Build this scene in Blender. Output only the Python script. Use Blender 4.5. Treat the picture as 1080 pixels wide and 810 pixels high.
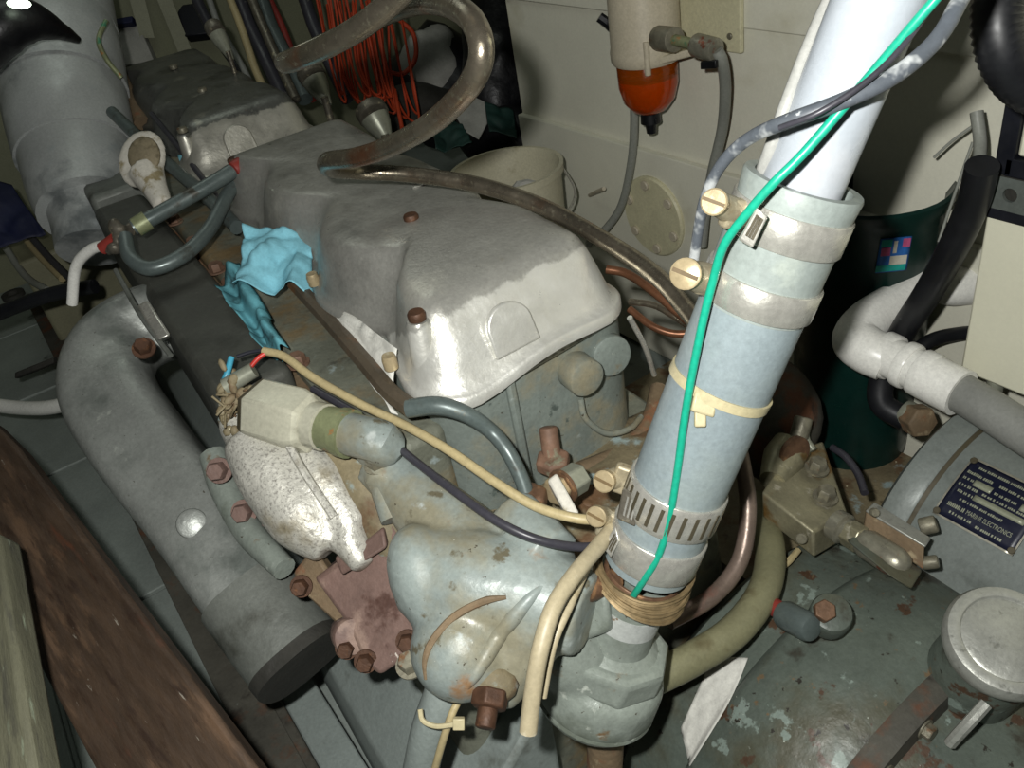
import bpy, bmesh, math, random
from mathutils import Vector, Matrix, noise
random.seed(7)
S = bpy.context.scene
for o in list(bpy.data.objects):
    bpy.data.objects.remove(o)

# ------------------------------------------------------------------ camera
CR, CD, CF = Vector((.8072, -.5688, -.1578)), Vector((-.4368, -.3958, -.8078)), Vector((.397, .721, -.568))
CC = Vector((-.3083, -.7186, 1.295))
cam = bpy.data.cameras.new('camera')
cam.lens = 30; cam.sensor_width = 36; cam.clip_start = .02
co = bpy.data.objects.new('camera', cam); S.collection.objects.link(co)
co.matrix_world = Matrix(((CR.x, -CD.x, -CF.x, CC.x), (CR.y, -CD.y, -CF.y, CC.y), (CR.z, -CD.z, -CF.z, CC.z), (0, 0, 0, 1)))
S.camera = co

# ------------------------------------------------------------------ light: the camera's flash and a weak added fill light
S.view_settings.view_transform = 'Standard'; S.view_settings.look = 'None'
S.view_settings.exposure = 0.0; S.view_settings.gamma = 1
w = bpy.data.worlds.new('World'); S.world = w; w.use_nodes = True
w.node_tree.nodes['Background'].inputs[0].default_value = (.80, .92, .84, 1)
w.node_tree.nodes['Background'].inputs[1].default_value = .018
fl = bpy.data.lights.new('camera_flash', 'POINT'); fl.energy = 63; fl.shadow_soft_size = .013; fl.color = (1, 1, .965)
fo = bpy.data.objects.new('camera_flash', fl); S.collection.objects.link(fo)
fo.location = CC - CR*.062 - CD*.05
al = bpy.data.lights.new('fill_light', 'AREA'); al.energy = 3; al.size = .8; al.color = (.92, 1, .90)  # overhead fill added to lift the ambient level; no fixture there
ao = bpy.data.objects.new('fill_light', al); S.collection.objects.link(ao)
ao.location = (.2, 1.6, 2.2)

# ------------------------------------------------------------------ helpers
F = 900.
def ray(px, py): return CR*((px-540)/F) + CD*((py-405)/F) + CF
def P(px, py, d=None, x=None, y=None, z=None):
    r = ray(px, py)
    if d is None:
        k, v = (0, x) if x is not None else (1, y) if y is not None else (2, z)
        d = (v-CC[k])/r[k]
    return CC + r*d
def Eg(x, y, z): return Vector((x+.045*y, y, z))      # the engine sits a little askew
UP = Vector((0, 0, 1))
def lin(h):
    h = h.lstrip('#'); c = [int(h[i:i+2], 16)/255 for i in (0, 2, 4)]
    return tuple(v/12.92 if v <= .04045 else ((v+.055)/1.055)**2.4 for v in c) + (1,)
MATS = {}
def mat(name, base, rough=.5, metal=0., layers=(), bump=0., bscale=80., mottle=.25, mscale=12., spec=.4, emit=0, trans=0, stretch=None, alpha=1, coat=0, grain=.16, along=None):
    m = bpy.data.materials.new(name); m.use_nodes = True; MATS[name] = m
    n = m.node_tree.nodes; L = m.node_tree.links; b = n['Principled BSDF']
    b.inputs['Roughness'].default_value = rough; b.inputs['Metallic'].default_value = metal
    b.inputs['Specular IOR Level'].default_value = spec
    b.inputs['Coat Weight'].default_value = coat
    tc = n.new('ShaderNodeTexCoord'); vec = tc.outputs['Object']
    if stretch:
        mp = n.new('ShaderNodeMapping'); mp.inputs['Scale'].default_value = stretch
        L.new(vec, mp.inputs[0]); vec = mp.outputs[0]
    if along:
        u = Vector(along).normalized(); v = u.orthogonal().normalized(); k_ = u.cross(v); cb = n.new('ShaderNodeCombineXYZ')
        for i, (a_, sc_) in enumerate(((u, 1.), (v, 6.), (k_, 6.))):
            dt = n.new('ShaderNodeVectorMath'); dt.operation = 'DOT_PRODUCT'; dt.inputs[1].default_value = a_*sc_; L.new(vec, dt.inputs[0]); L.new(dt.outputs['Value'], cb.inputs[i])
        vec = cb.outputs[0]
    def nz(scale, detail=4., off=0., rg=.55):
        t = n.new('ShaderNodeTexNoise'); t.noise_dimensions = '4D'
        t.inputs['Scale'].default_value = scale; t.inputs['Detail'].default_value = detail
        t.inputs['Roughness'].default_value = rg; t.inputs['W'].default_value = off
        L.new(vec, t.inputs['Vector']); return t.outputs['Fac']
    def ramp(fac, lo, hi):
        r = n.new('ShaderNodeMapRange'); r.interpolation_type = 'SMOOTHSTEP'
        r.inputs['From Min'].default_value = lo; r.inputs['From Max'].default_value = hi
        L.new(fac, r.inputs['Value']); return r.outputs['Result']
    c = lin(base); dark = tuple(v*(1-mottle) for v in c[:3])+(1,); light = tuple(min(1, v*(1+mottle*.6)) for v in c[:3])+(1,)
    mx = n.new('ShaderNodeMix'); mx.data_type = 'RGBA'
    mx.inputs['A'].default_value = dark; mx.inputs['B'].default_value = light
    L.new(ramp(nz(mscale, 6.), .3, .7), mx.inputs['Factor']); col = mx.outputs['Result']; rg = None
    for i, ly in enumerate(layers):
        hx, sc, lo, hi = ly[:4]
        f = ramp(nz(sc, 5., 3.1*(i+1), .6), lo, hi)
        mx = n.new('ShaderNodeMix'); mx.data_type = 'RGBA'
        L.new(f, mx.inputs['Factor']); L.new(col, mx.inputs['A']); mx.inputs['B'].default_value = lin(hx)
        col = mx.outputs['Result']
        if len(ly) > 4:
            q = n.new('ShaderNodeMix'); q.data_type = 'FLOAT'
            L.new(f, q.inputs['Factor']); q.inputs['B'].default_value = ly[4]
            if rg is None: q.inputs['A'].default_value = rough
            else: L.new(rg, q.inputs['A'])
            rg = q.outputs['Result']
    if grain:
        g = n.new('ShaderNodeMix'); g.data_type = 'RGBA'; g.blend_type = 'MULTIPLY'; g.inputs['Factor'].default_value = 1
        k = n.new('ShaderNodeMapRange'); k.inputs['To Min'].default_value = 1-grain; k.inputs['To Max'].default_value = 1+grain*.8
        L.new(nz(190, 6., 21., .7), k.inputs['Value']); k.inputs['From Min'].default_value = .3; k.inputs['From Max'].default_value = .7
        L.new(col, g.inputs['A']); L.new(k.outputs['Result'], g.inputs['B']); col = g.outputs['Result']
        if rg is None:
            k = n.new('ShaderNodeMapRange'); k.inputs['From Min'].default_value = .3; k.inputs['From Max'].default_value = .7
            k.inputs['To Min'].default_value = max(.05, rough-.12); k.inputs['To Max'].default_value = min(1, rough+.16)
            L.new(nz(30, 6., 33., .65), k.inputs['Value']); rg = k.outputs['Result']
    if rg is not None: L.new(rg, b.inputs['Roughness'])
    L.new(col, b.inputs['Base Color'])
    if emit:
        L.new(col, b.inputs['Emission Color']); b.inputs['Emission Strength'].default_value = emit
    if trans: b.inputs['Transmission Weight'].default_value = trans
    if bump:
        bp = n.new('ShaderNodeBump'); bp.inputs['Strength'].default_value = 1; bp.inputs['Distance'].default_value = bump
        L.new(nz(bscale, 5., 9.), bp.inputs['Height']); L.new(bp.outputs[0], b.inputs['Normal'])
    return m

# ---- mesh collector
class MB:
    def __init__(s): s.v = []; s.f = []
    def add(s, vs, fs):
        o = len(s.v); s.v += [Vector(v) for v in vs]; s.f += [tuple(i+o for i in f) for f in fs]; return s
    def hexa(s, a):          # 8 corners: bottom 4, top 4
        return s.add(a, [(0, 3, 2, 1), (4, 5, 6, 7), (0, 1, 5, 4), (1, 2, 6, 5), (2, 3, 7, 6), (3, 0, 4, 7)])
    def box(s, lo, hi, sh=None):
        x0, y0, z0 = lo; x1, y1, z1 = hi; g = sh or (lambda *a: Vector(a))
        return s.hexa([g(x0, y0, z0), g(x1, y0, z0), g(x1, y1, z0), g(x0, y1, z0), g(x0, y0, z1), g(x1, y0, z1), g(x1, y1, z1), g(x0, y1, z1)])
    def obox(s, c, ax, ay, az):  # centre and three half vectors
        return s.hexa([c-ax-ay-az, c+ax-ay-az, c+ax+ay-az, c-ax+ay-az, c-ax-ay+az, c+ax-ay+az, c+ax+ay+az, c-ax+ay+az])
    def prism(s, poly, ex):
        n = len(poly); a = [Vector(p) for p in poly]; b = [p+ex for p in a]
        return s.add(a+b, [tuple(range(n-1, -1, -1)), tuple(range(n, 2*n))] + [(i, (i+1) % n, n+(i+1) % n, n+i) for i in range(n)])
    def lathe(s, prof, p0, axis, n=24, closed=False, a0=0, ref=None):
        axis = axis.normalized(); u = axis.orthogonal().normalized() if ref is None else (ref-axis*ref.dot(axis)).normalized(); v = axis.cross(u)
        vs = []; fs = []; k = len(prof)
        for (t, r) in prof:
            for i in range(n):
                an = a0+2*math.pi*i/n; vs.append(p0+axis*t+(u*math.cos(an)+v*math.sin(an))*max(r, 1e-5))
        for j in range(k if closed else k-1):
            j2 = (j+1) % k
            for i in range(n): fs.append((j*n+i, j*n+(i+1) % n, j2*n+(i+1) % n, j2*n+i))
        if not closed: fs += [tuple(range(n-1, -1, -1)), tuple(range((k-1)*n, k*n))]
        return s.add(vs, fs)
    def cyl(s, a, b, r, r2=None, n=16):
        h = (b-a).length; return s.lathe([(0, r), (h, r if r2 is None else r2)], a, b-a, n)
    def rcyl(s, a, b, r, bv, n=20):
        h = (b-a).length; return s.lathe([(0, r-bv), (bv*.3, r-bv*.3), (bv, r), (h-bv, r), (h-bv*.3, r-bv*.3), (h, r-bv)], a, b-a, n)
    def tube(s, pts, r, n=10, sub=6, rr=None, squash=None, sq=0, ref=None, flat=1):
        pts = [Vector(p) for p in pts]; q = []; rad = []
        R = r if isinstance(r, (list, tuple)) else [r]*len(pts)
        e = [pts[0]*2-pts[1]]+pts+[pts[-1]*2-pts[-2]]
        for i in range(len(pts)-1):
            a, b, c, d = e[i:i+4]
            for k in range(sub):
                t = k/sub
                q.append(.5*((2*b)+(c-a)*t+(2*a-5*b+4*c-d)*t*t+(3*b-a-3*c+d)*t**3)); rad.append(R[i]*(1-t)+R[i+1]*t)
        q.append(pts[-1]); rad.append(R[-1])
        if rr: rad = [x*(1+rr*(1 if i % 2 else -1)) for i, x in enumerate(rad)]
        vs = []; fs = []; T = (q[1]-q[0]).normalized(); u = T.orthogonal().normalized()
        for i, p in enumerate(q):
            T = (q[min(i+1, len(q)-1)]-q[max(i-1, 0)]).normalized()
            u = (ref-T*ref.dot(T)).normalized() if ref is not None else (u-T*u.dot(T)).normalized(); v = T.cross(u)
            for k in range(n):
                an = 2*math.pi*k/n; c_, s_ = math.cos(an), math.sin(an); g = 1/(abs(c_)**sq+abs(s_)**sq)**(1/sq) if sq else 1
                vs.append(p+(u*c_*flat+v*s_)*rad[i]*g)
        for i in range(len(q)-1):
            for k in range(n): fs.append((i*n+k, i*n+(k+1) % n, (i+1)*n+(k+1) % n, (i+1)*n+k))
        fs += [tuple(range(n-1, -1, -1)), tuple(range((len(q)-1)*n, len(q)*n))]
        return s.add(vs, fs)
    def ell(s, c, ax, ay, az, n=16, m=10):
        vs = [c-az]; fs = []
        for j in range(1, m):
            t = math.pi*j/m
            for i in range(n):
                a = 2*math.pi*i/n; vs.append(c+(ax*math.cos(a)+ay*math.sin(a))*math.sin(t)-az*math.cos(t))
        vs.append(c+az); l = len(vs)-1
        for i in range(n):
            fs.append((0, 1+(i+1) % n, 1+i)); fs.append((l, l-n+i, l-n+(i+1) % n))
            for j in range(m-2): fs.append((1+j*n+i, 1+j*n+(i+1) % n, 1+(j+1)*n+(i+1) % n, 1+(j+1)*n+i))
        return s.add(vs, fs)
    def loft(s, rings, cap=True):
        n = len(rings[0]); vs = [p for r in rings for p in r]; fs = []
        for j in range(len(rings)-1):
            for i in range(n): fs.append((j*n+i, j*n+(i+1) % n, (j+1)*n+(i+1) % n, (j+1)*n+i))
        if cap: fs += [tuple(range(n-1, -1, -1)), tuple(range((len(rings)-1)*n, len(rings)*n))]
        return s.add(vs, fs)
    def grid(s, fn, nu, nv):
        vs = [fn(i/nu, j/nv) for j in range(nv+1) for i in range(nu+1)]; w_ = nu+1
        return s.add(vs, [(j*w_+i, j*w_+i+1, (j+1)*w_+i+1, (j+1)*w_+i) for j in range(nv) for i in range(nu)])

ORG = {}
def link(o, parent, origin):
    S.collection.objects.link(o); ORG[o.name] = origin
    if parent is not None: o.parent = parent; o.location = origin-ORG[parent.name]
    else: o.location = origin
def tag(o, label=None, cat=None, group=None, kind=None):
    if label: o['label'] = label
    if cat: o['category'] = cat
    if group: o['group'] = group
    if kind: o['kind'] = kind
    return o
def obj(name, mb, m, parent=None, smooth=40, bevel=0, sub=0, solid=0, label=None, cat=None, group=None, kind=None, segs=2):
    vs = mb.v
    if parent is not None: org = ORG[parent.name].copy()
    else:
        org = Vector(((min(v.x for v in vs)+max(v.x for v in vs))/2, (min(v.y for v in vs)+max(v.y for v in vs))/2, min(v.z for v in vs)))
    me = bpy.data.meshes.new(name); me.from_pydata([v-org for v in vs], [], mb.f)
    bm = bmesh.new(); bm.from_mesh(me); bmesh.ops.recalc_face_normals(bm, faces=bm.faces); bm.to_mesh(me); bm.free()
    me.polygons.foreach_set('use_smooth', [True]*len(me.polygons))
    if smooth < 180: me.set_sharp_from_angle(angle=math.radians(smooth))
    me.materials.append(MATS[m] if isinstance(m, str) else m)
    o = bpy.data.objects.new(name, me); link(o, parent, org)
    if solid:
        md = o.modifiers.new('solid', 'SOLIDIFY'); md.thickness = solid; md.offset = 0
    if bevel:
        md = o.modifiers.new('bevel', 'BEVEL'); md.width = bevel; md.segments = segs; md.limit_method = 'ANGLE'; md.angle_limit = math.radians(35); md.harden_normals = False
    if sub:
        md = o.modifiers.new('sub', 'SUBSURF'); md.levels = md.render_levels = sub
    return tag(o, label, cat, group, kind)
def casting(name, mb, m, parent=None, voxel=.006, it=6, **k):
    """weld overlapping shapes into one cast-metal surface"""
    t = obj('tmp', mb, m); md = t.modifiers.new('r', 'REMESH'); md.mode = 'VOXEL'; md.voxel_size = voxel
    md = t.modifiers.new('s', 'SMOOTH'); md.iterations = it; md.factor = .5
    dg = bpy.context.evaluated_depsgraph_get(); me = bpy.data.meshes.new_from_object(t.evaluated_get(dg))
    q = MB(); q.add([v.co+ORG['tmp'] for v in me.vertices], [tuple(p.vertices) for p in me.polygons])
    bpy.data.objects.remove(t); bpy.data.meshes.remove(me); del ORG['tmp']; solid_for_snap(q)
    return obj(name, q, m, parent, smooth=180, **k)
def thing(name, label, cat, loc, group=None):
    o = bpy.data.objects.new(name, None); o.empty_display_size = .05; link(o, None, Vector(loc)); return tag(o, label, cat, group)
def struct(name, mb, m, **k): return obj(name, mb, m, kind='structure', **k)
def copy_tree(o, loc=None, parent=None):
    c = o.copy(); S.collection.objects.link(c)
    if parent is not None: c.parent = parent; c.matrix_parent_inverse = o.matrix_parent_inverse
    if loc is not None: c.location = loc
    for ch in [x for x in bpy.data.objects if x.parent == o]: copy_tree(ch, None, c)
    return c
def bolt(name, p, ax, r, h, m, parent, slot=True, hexa=False):
    b = MB(); ax = ax.normalized()
    if hexa:
        b.lathe([(0, r*1.35), (h*.18, r*1.35)], p, ax, 20)
        b.lathe([(h*.15, r), (h*.85, r), (h, r*.86)], p, ax, 6)
    else:
        b.lathe([(0, r*.96), (h*.7, r), (h, r*.84), (h*.98, r*.1)], p, ax, 18)
    o = obj(name, b, m, parent, smooth=35)
    return o
from mathutils.bvhtree import BVHTree
TREES = []
def solid_for_snap(q): TREES.append(BVHTree.FromPolygons(q.v, q.f))
def snap(px, py, h=0., far=None):
    """nearest registered surface seen at a pixel, lifted by h towards the viewer"""
    r = ray(px, py).normalized(); best = None
    for t in TREES:
        hit = t.ray_cast(CC, r)
        if hit[0] is not None and (best is None or hit[3] < best[1]): best = (hit[0], hit[3])
    return best[0]-r*h if best else P(px, py, far or 1.0)
def cable(name, pts, r, m, label, cat='cable', n=10, sub=6, parent=None, group=None, rr=None):
    return obj(name, MB().tube(pts, r, n, sub, rr), m, parent, smooth=60, label=label, cat=cat, group=group)
def crumple(name, corners, m, label, cat, amp=.01, nu=26, nv=20, thick=.0012, seed=0, freq=28, parent=None, edge=.18, extra=None):
    """a creased sheet over four corner points (a,b,c,d round the sheet)"""
    a, b, c, d = [Vector(p) for p in corners]; nr = (b-a).cross(d-a).normalized(); so = Vector((seed*3.7, seed*1.3, seed*2.1))
    def fn(u, v):
        p = (a*(1-u)+b*u)*(1-v)+(d*(1-u)+c*u)*v
        k = p*freq+so
        f = 1-abs(noise.noise(k))*2; g = 1-abs(noise.noise(k*2.3+Vector((5, 1, 2))))*2
        p = p+nr*amp*(f+.45*g)
        w_ = noise.noise_vector(p*freq*.7+so)*edge*amp*3
        p = p+w_
        if extra: p = extra(u, v, p, nr)
        return p
    return obj(name, MB().grid(fn, nu, nv), m, parent, smooth=180, solid=thick, label=label, cat=cat)
def clamp_screw(parent, p, ax, r, h, m='brass_dirty', name='clamp_screw'):
    ax = ax.normalized(); u = ax.orthogonal().normalized(); v = ax.cross(u)
    b = MB().lathe([(0, r*.7), (h*.45, r*.72), (h*.5, r), (h*.93, r), (h, r*.88)], p, ax, 20)
    o = obj(name, b, m, parent, smooth=35)
    obj('screw_slot', MB().obox(p+ax*(h+.0002), (u*.8+v*.6)*r*.86, (v*.8-u*.6)*r*.13, ax*.0004), 'screw_slot', o)
    return o
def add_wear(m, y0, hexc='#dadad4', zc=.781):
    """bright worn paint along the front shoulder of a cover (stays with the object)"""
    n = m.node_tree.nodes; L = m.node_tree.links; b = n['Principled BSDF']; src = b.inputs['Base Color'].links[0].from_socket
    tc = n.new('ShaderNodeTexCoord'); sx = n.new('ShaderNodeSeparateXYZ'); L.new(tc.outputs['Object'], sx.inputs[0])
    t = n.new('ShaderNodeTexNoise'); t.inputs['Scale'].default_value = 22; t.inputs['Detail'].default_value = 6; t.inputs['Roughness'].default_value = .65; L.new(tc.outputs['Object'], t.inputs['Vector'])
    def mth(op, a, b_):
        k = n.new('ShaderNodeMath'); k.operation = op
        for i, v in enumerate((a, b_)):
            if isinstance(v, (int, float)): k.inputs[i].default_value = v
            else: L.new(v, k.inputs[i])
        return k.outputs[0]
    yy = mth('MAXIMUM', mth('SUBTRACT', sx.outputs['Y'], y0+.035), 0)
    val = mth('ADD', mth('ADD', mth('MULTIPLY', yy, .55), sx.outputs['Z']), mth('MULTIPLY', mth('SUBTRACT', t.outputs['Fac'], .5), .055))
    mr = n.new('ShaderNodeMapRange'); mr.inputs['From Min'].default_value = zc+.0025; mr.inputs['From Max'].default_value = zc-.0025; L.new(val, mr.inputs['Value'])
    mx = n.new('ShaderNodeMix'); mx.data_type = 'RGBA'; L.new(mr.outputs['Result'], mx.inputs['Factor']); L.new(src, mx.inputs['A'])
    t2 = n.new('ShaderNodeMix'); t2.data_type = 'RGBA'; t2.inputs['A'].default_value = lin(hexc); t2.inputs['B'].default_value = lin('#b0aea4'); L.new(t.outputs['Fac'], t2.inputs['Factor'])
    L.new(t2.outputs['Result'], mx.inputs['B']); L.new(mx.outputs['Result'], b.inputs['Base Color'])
#@@MATERIALS
mat('cream_wall', '#d3d1c0', .55, grain=.06, mottle=.06, mscale=4, layers=[('#a39c7c', 3, .55, .8), ('#7d7355', 25, .70, .85)], bump=.0006, bscale=40)
mat('cream_paint', '#c4bf9f', .45, mottle=.08, layers=[('#93855c', 14, .6, .8)], bump=.0006)
mat('white_panel', '#cfcdb8', .4, grain=.04, mottle=.04, mscale=4)
mat('floor_grey', '#8d958f', .55, mottle=.15, mscale=6, layers=[('#2c2f2a', 9, .60, .75), ('#8d958d', 25, .66, .74)], bump=.001)
mat('pan_grey', '#7f8783', .5, mottle=.15, mscale=6, layers=[('#4a4a40', 10, .58, .75), ('#97a29c', 30, .66, .74)], bump=.001)
mat('rust_beam', '#4a4840', .7, mottle=.3, layers=[('#5c3a26', 14, .5, .65), ('#28241f', 20, .55, .7), ('#8d938a', 60, .68, .74)], bump=.0015)
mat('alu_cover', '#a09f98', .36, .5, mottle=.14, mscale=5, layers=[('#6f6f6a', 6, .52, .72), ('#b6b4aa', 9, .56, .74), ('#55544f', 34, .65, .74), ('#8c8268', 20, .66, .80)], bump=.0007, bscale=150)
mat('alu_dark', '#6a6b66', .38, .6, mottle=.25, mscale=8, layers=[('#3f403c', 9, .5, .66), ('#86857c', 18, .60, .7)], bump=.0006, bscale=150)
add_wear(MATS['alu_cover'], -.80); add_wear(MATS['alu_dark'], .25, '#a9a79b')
mat('engine_blue', '#747c76', .42, .1, mottle=.16, mscale=10, layers=[('#857f6a', 10, .48, .66), ('#76623f', 19, .62, .74), ('#98a09c', 30, .62, .72), ('#4f5853', 40, .62, .70), ('#3f382b', 130, .655, .69), ('#b9b8aa', 170, .70, .73)], bump=.0010, bscale=90)
mat('housing_blue', '#858e8a', .40, .05, mottle=.14, mscale=9, layers=[('#7f7b68', 7, .46, .62), ('#5f5a49', 34, .60, .68), ('#8a6a4a', 14, .62, .74), ('#a3a9a5', 26, .62, .72), ('#3f382b', 130, .655, .69), ('#b9b8aa', 170, .70, .73), ('#5e6b62', 40, .68, .74)], bump=.0010, bscale=60)
mat('elbow_green', '#7f867e', .36, .05, mottle=.18, mscale=10, layers=[('#646a60', 12, .50, .66), ('#6f5a40', 20, .60, .68), ('#adb2a8', 34, .62, .70), ('#37402f', 22, .65, .70), ('#3f382b', 130, .655, .69), ('#b9b8aa', 170, .70, .73)], bump=.0016, bscale=60)
mat('head_side', '#6d6f62', .55, .1, mottle=.25, mscale=9, layers=[('#7b6746', 11, .46, .66), ('#3b3a33', 16, .56, .7), ('#8c9795', 30, .63, .72)], bump=.0015)
mat('dirty_tan', '#746a52', .65, mottle=.3, mscale=12, layers=[('#5a422c', 16, .5, .65), ('#8b9a98', 20, .58, .68), ('#c9bfa0', 70, .66, .72), ('#3a3023', 24, .6, .72)], bump=.003, bscale=60)
mat('manifold_dark', '#4b4c46', .5, .2, mottle=.16, mscale=8, layers=[('#3c3d38', 7, .5, .65), ('#6e6e66', 30, .66, .75)], bump=.0006, bscale=150)
mat('exhaust_grey', '#8a8d88', .40, .35, mottle=.14, mscale=7, layers=[('#3f382b', 130, .655, .69), ('#b9b8aa', 170, .70, .73), ('#666b66', 8, .52, .7), ('#a4a8a0', 35, .62, .74)], bump=.0014, bscale=55)
mat('exhaust_dark', '#6c6f69', .5, .25, mottle=.16, mscale=7, layers=[('#45463f', 12, .5, .7)], bump=.0012, bscale=60)
mat('soot', '#2d2c27', .75, mottle=.3, bump=.002)
mat('silver_speck', '#bcbab0', .42, .3, mottle=.1, layers=[('#908d86', 260, .50, .64), ('#857c66', 9, .52, .68), ('#5f5a50', 330, .60, .70)], bump=.0016, bscale=120)
mat('rust_red', '#6e5850', .65, mottle=.25, mscale=14, layers=[('#8a7468', 22, .54, .66), ('#8f4f33', 12, .62, .72), ('#c6bdb2', 45, .67, .72), ('#4a332b', 18, .6, .7)], bump=.002, bscale=80)
mat('rust_tan', '#6f5e48', .7, mottle=.25, layers=[('#7b4d33', 16, .55, .68), ('#9a8b6f', 25, .6, .7)], bump=.002)
mat('rust_bolt', '#4d3526', .6, .3, mottle=.3, mscale=60, layers=[('#6e4a30', 70, .55, .7)], bump=.0008, bscale=200)
mat('bolt_grey', '#7c7868', .45, .4, mottle=.25, mscale=60, layers=[('#6a4b30', 60, .56, .7)], bump=.0006, bscale=200)
mat('stud_orange', '#735847', .65, .1, mottle=.3, mscale=40, layers=[('#7b7a66', 40, .55, .65)], bump=.0008)
mat('sender_hex', '#b0ae9c', .35, .15, mottle=.06, mscale=14, layers=[('#858270', 20, .6, .75)])
mat('verdigris', '#7f8463', .5, .3, mottle=.2, mscale=30, layers=[('#3f7a5d', 28, .56, .66), ('#a86a34', 35, .58, .68)], bump=.001)
mat('brass_dirty', '#a89878', .36, .35, mottle=.12, mscale=40, layers=[('#9a8560', 60, .58, .74), ('#bcb196', 90, .58, .7)], bump=.0002, bscale=200)
mat('brass_rust', '#6d5340', .45, .4, mottle=.3, mscale=50, layers=[('#93704f', 60, .52, .68)], bump=.0006, bscale=200)
mat('screw_slot', '#5d4c30', .6)
mat('nut_grey', '#8f9182', .35, .4, mottle=.12)
mat('pipe_white', '#9ba1a7', .30, grain=.06, mottle=.06, mscale=6, layers=[('#a9acb0', 8, .5, .7), ('#86694a', 26, .68, .76), ('#8c8f8e', 60, .69, .74)], spec=.5, bump=.0003)
mat('hose_blue', '#7b8689', .42, mottle=.08, mscale=5, layers=[('#838d8b', 6, .5, .7), ('#939a97', 24, .66, .76)], bump=.0004)
mat('hose_green', '#858d89', .45, mottle=.08, mscale=6, layers=[('#949b93', 18, .55, .7)], bump=.0004)
mat('clamp_dirty', '#a59a80', .4, .35, mottle=.2, mscale=40, layers=[('#7d6c4c', 40, .55, .7), ('#c3b99e', 70, .6, .7)], bump=.0006)
mat('steel_band', '#bfbdb4', .27, .62, mottle=.15, mscale=40, layers=[('#c8c6bc', 12, .45, .6), ('#8b867a', 90, .62, .74), ('#bba982', 22, .64, .76)], bump=.0003, bscale=240)
mat('steel_dark', '#6f6a5f', .4, .6, mottle=.25, mscale=60, layers=[('#b2a98f', 50, .58, .68)], bump=.0006, bscale=180)
mat('slot_dark', '#4c4636', .6, .2)
mat('tie_cream', '#b0a684', .4, mottle=.08)
mat('wire_green', '#189478', .35, mottle=.05, spec=.45)
mat('wire_white', '#9a9a95', .4, mottle=.1, layers=[('#85857f', 30, .6, .7)])
mat('cable_worn', '#4e5359', .45, mottle=.2, mscale=10, layers=[('#a5a8a8', 9, .53, .57), ('#a5a9aa', 60, .62, .68)])
mat('cable_tan', '#a2946f', .45, mottle=.12, layers=[('#7d6c4a', 25, .6, .74)])
mat('cable_pale', '#a0957a', .45, mottle=.12, layers=[('#8a7447', 16, .58, .72), ('#bdb5a0', 30, .62, .72)])
mat('cable_black', '#35343a', .35, mottle=.2, layers=[('#5b5a55', 40, .66, .72)])
mat('wire_red', '#b4322a', .4); mat('wire_blue', '#3f8ea6', .4); mat('wire_dark', '#23242c', .4)
mat('copper', '#8b8272', .27, .88, mottle=.2, mscale=16, layers=[('#8d6248', 8, .52, .70), ('#69675a', 14, .54, .7), ('#aba48e', 120, .56, .68)], bump=.0003, bscale=200)
mat('copper_warm', '#75503a', .32, .6, mottle=.25, mscale=20, layers=[('#5b4130', 22, .5, .7)])
mat('copper_frayed', '#8b7858', .45, .5, mottle=.3, mscale=90)
mat('pipe_rusty', '#75665c', .35, .4, mottle=.25, mscale=20, layers=[('#74392c', 14, .5, .68), ('#a6998c', 60, .62, .7)], bump=.0005)
mat('hose_olive', '#77755a', .5, mottle=.14, mscale=14, layers=[('#5b543b', 14, .56, .7)])
mat('hose_grey', '#84867e', .45, mottle=.08)
mat('tube_steel_blue', '#586260', .35, .25, mottle=.15, mscale=14, layers=[('#3e3c34', 24, .56, .7), ('#8e7a5a', 30, .66, .76)])
mat('rail_brown', '#5c5244', .5, .3, mottle=.25, mscale=14, layers=[('#7d5a3c', 18, .52, .66), ('#9a968a', 28, .64, .74)], bump=.0008)
mat('rag_blue', '#80bccb', .8, mottle=.12, mscale=20, spec=.1)
mat('rag_blue_dirty', '#5d98a2', .8, mottle=.2, mscale=20, layers=[('#33474a', 22, .52, .66)], spec=.1)
mat('paper_white', '#c9c8c0', .85, mottle=.05, spec=.1, bump=.0006, bscale=300)
mat('paper_dirty', '#c1bdb2', .85, mottle=.1, layers=[('#8d8265', 30, .52, .64)], spec=.1)
mat('gearbox_green', '#565e56', .46, .05, mottle=.25, mscale=7, layers=[('#4c4b3c', 6, .44, .60), ('#39372f', 14, .56, .66), ('#4a382a', 22, .60, .64), ('#79857d', 18, .60, .63), ('#2b2822', 60, .63, .67), ('#a9b0a4', 110, .69, .72), ('#6a5a44', 40, .63, .68)], bump=.0026, bscale=40)
mat('motor_grey', '#767c78', .42, .1, mottle=.1, mscale=6, layers=[('#5c615c', 9, .56, .7), ('#6f4a33', 12, .69, .76), ('#33322c', 50, .70, .75)], bump=.0006)
mat('pump_metal', '#8d8870', .36, .45, mottle=.2, mscale=22, layers=[('#77592b', 14, .54, .68), ('#b3ae9b', 40, .58, .68)], bump=.0009, bscale=110)
mat('fitting_grey', '#8b8879', .35, .5, mottle=.2, mscale=40, layers=[('#7a4431', 30, .56, .64)], bump=.0008)
mat('cap_alu', '#9fa099', .38, .45, mottle=.12, mscale=16, layers=[('#7a7b74', 60, .56, .68), ('#3d3b36', 80, .70, .74)], bump=.0006, bscale=150)
mat('plate_black', '#14172a', .35, mottle=.15); mat('plate_print', '#90937f', .4, .2, mottle=.1); mat('plate_rim', '#9d9a8c', .35, .5)
mat('pvc_white', '#e2e1da', .32, mottle=.05, mscale=10, layers=[('#bdbbb0', 20, .62, .76)])
mat('conduit_grey', '#7f807b', .5, mottle=.12, layers=[('#b8b8b0', 30, .66, .74), ('#4b4a46', 20, .66, .74)])
mat('rubber_black', '#17181b', .4, mottle=.3, layers=[('#4d4e4f', 40, .66, .74)])
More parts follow.
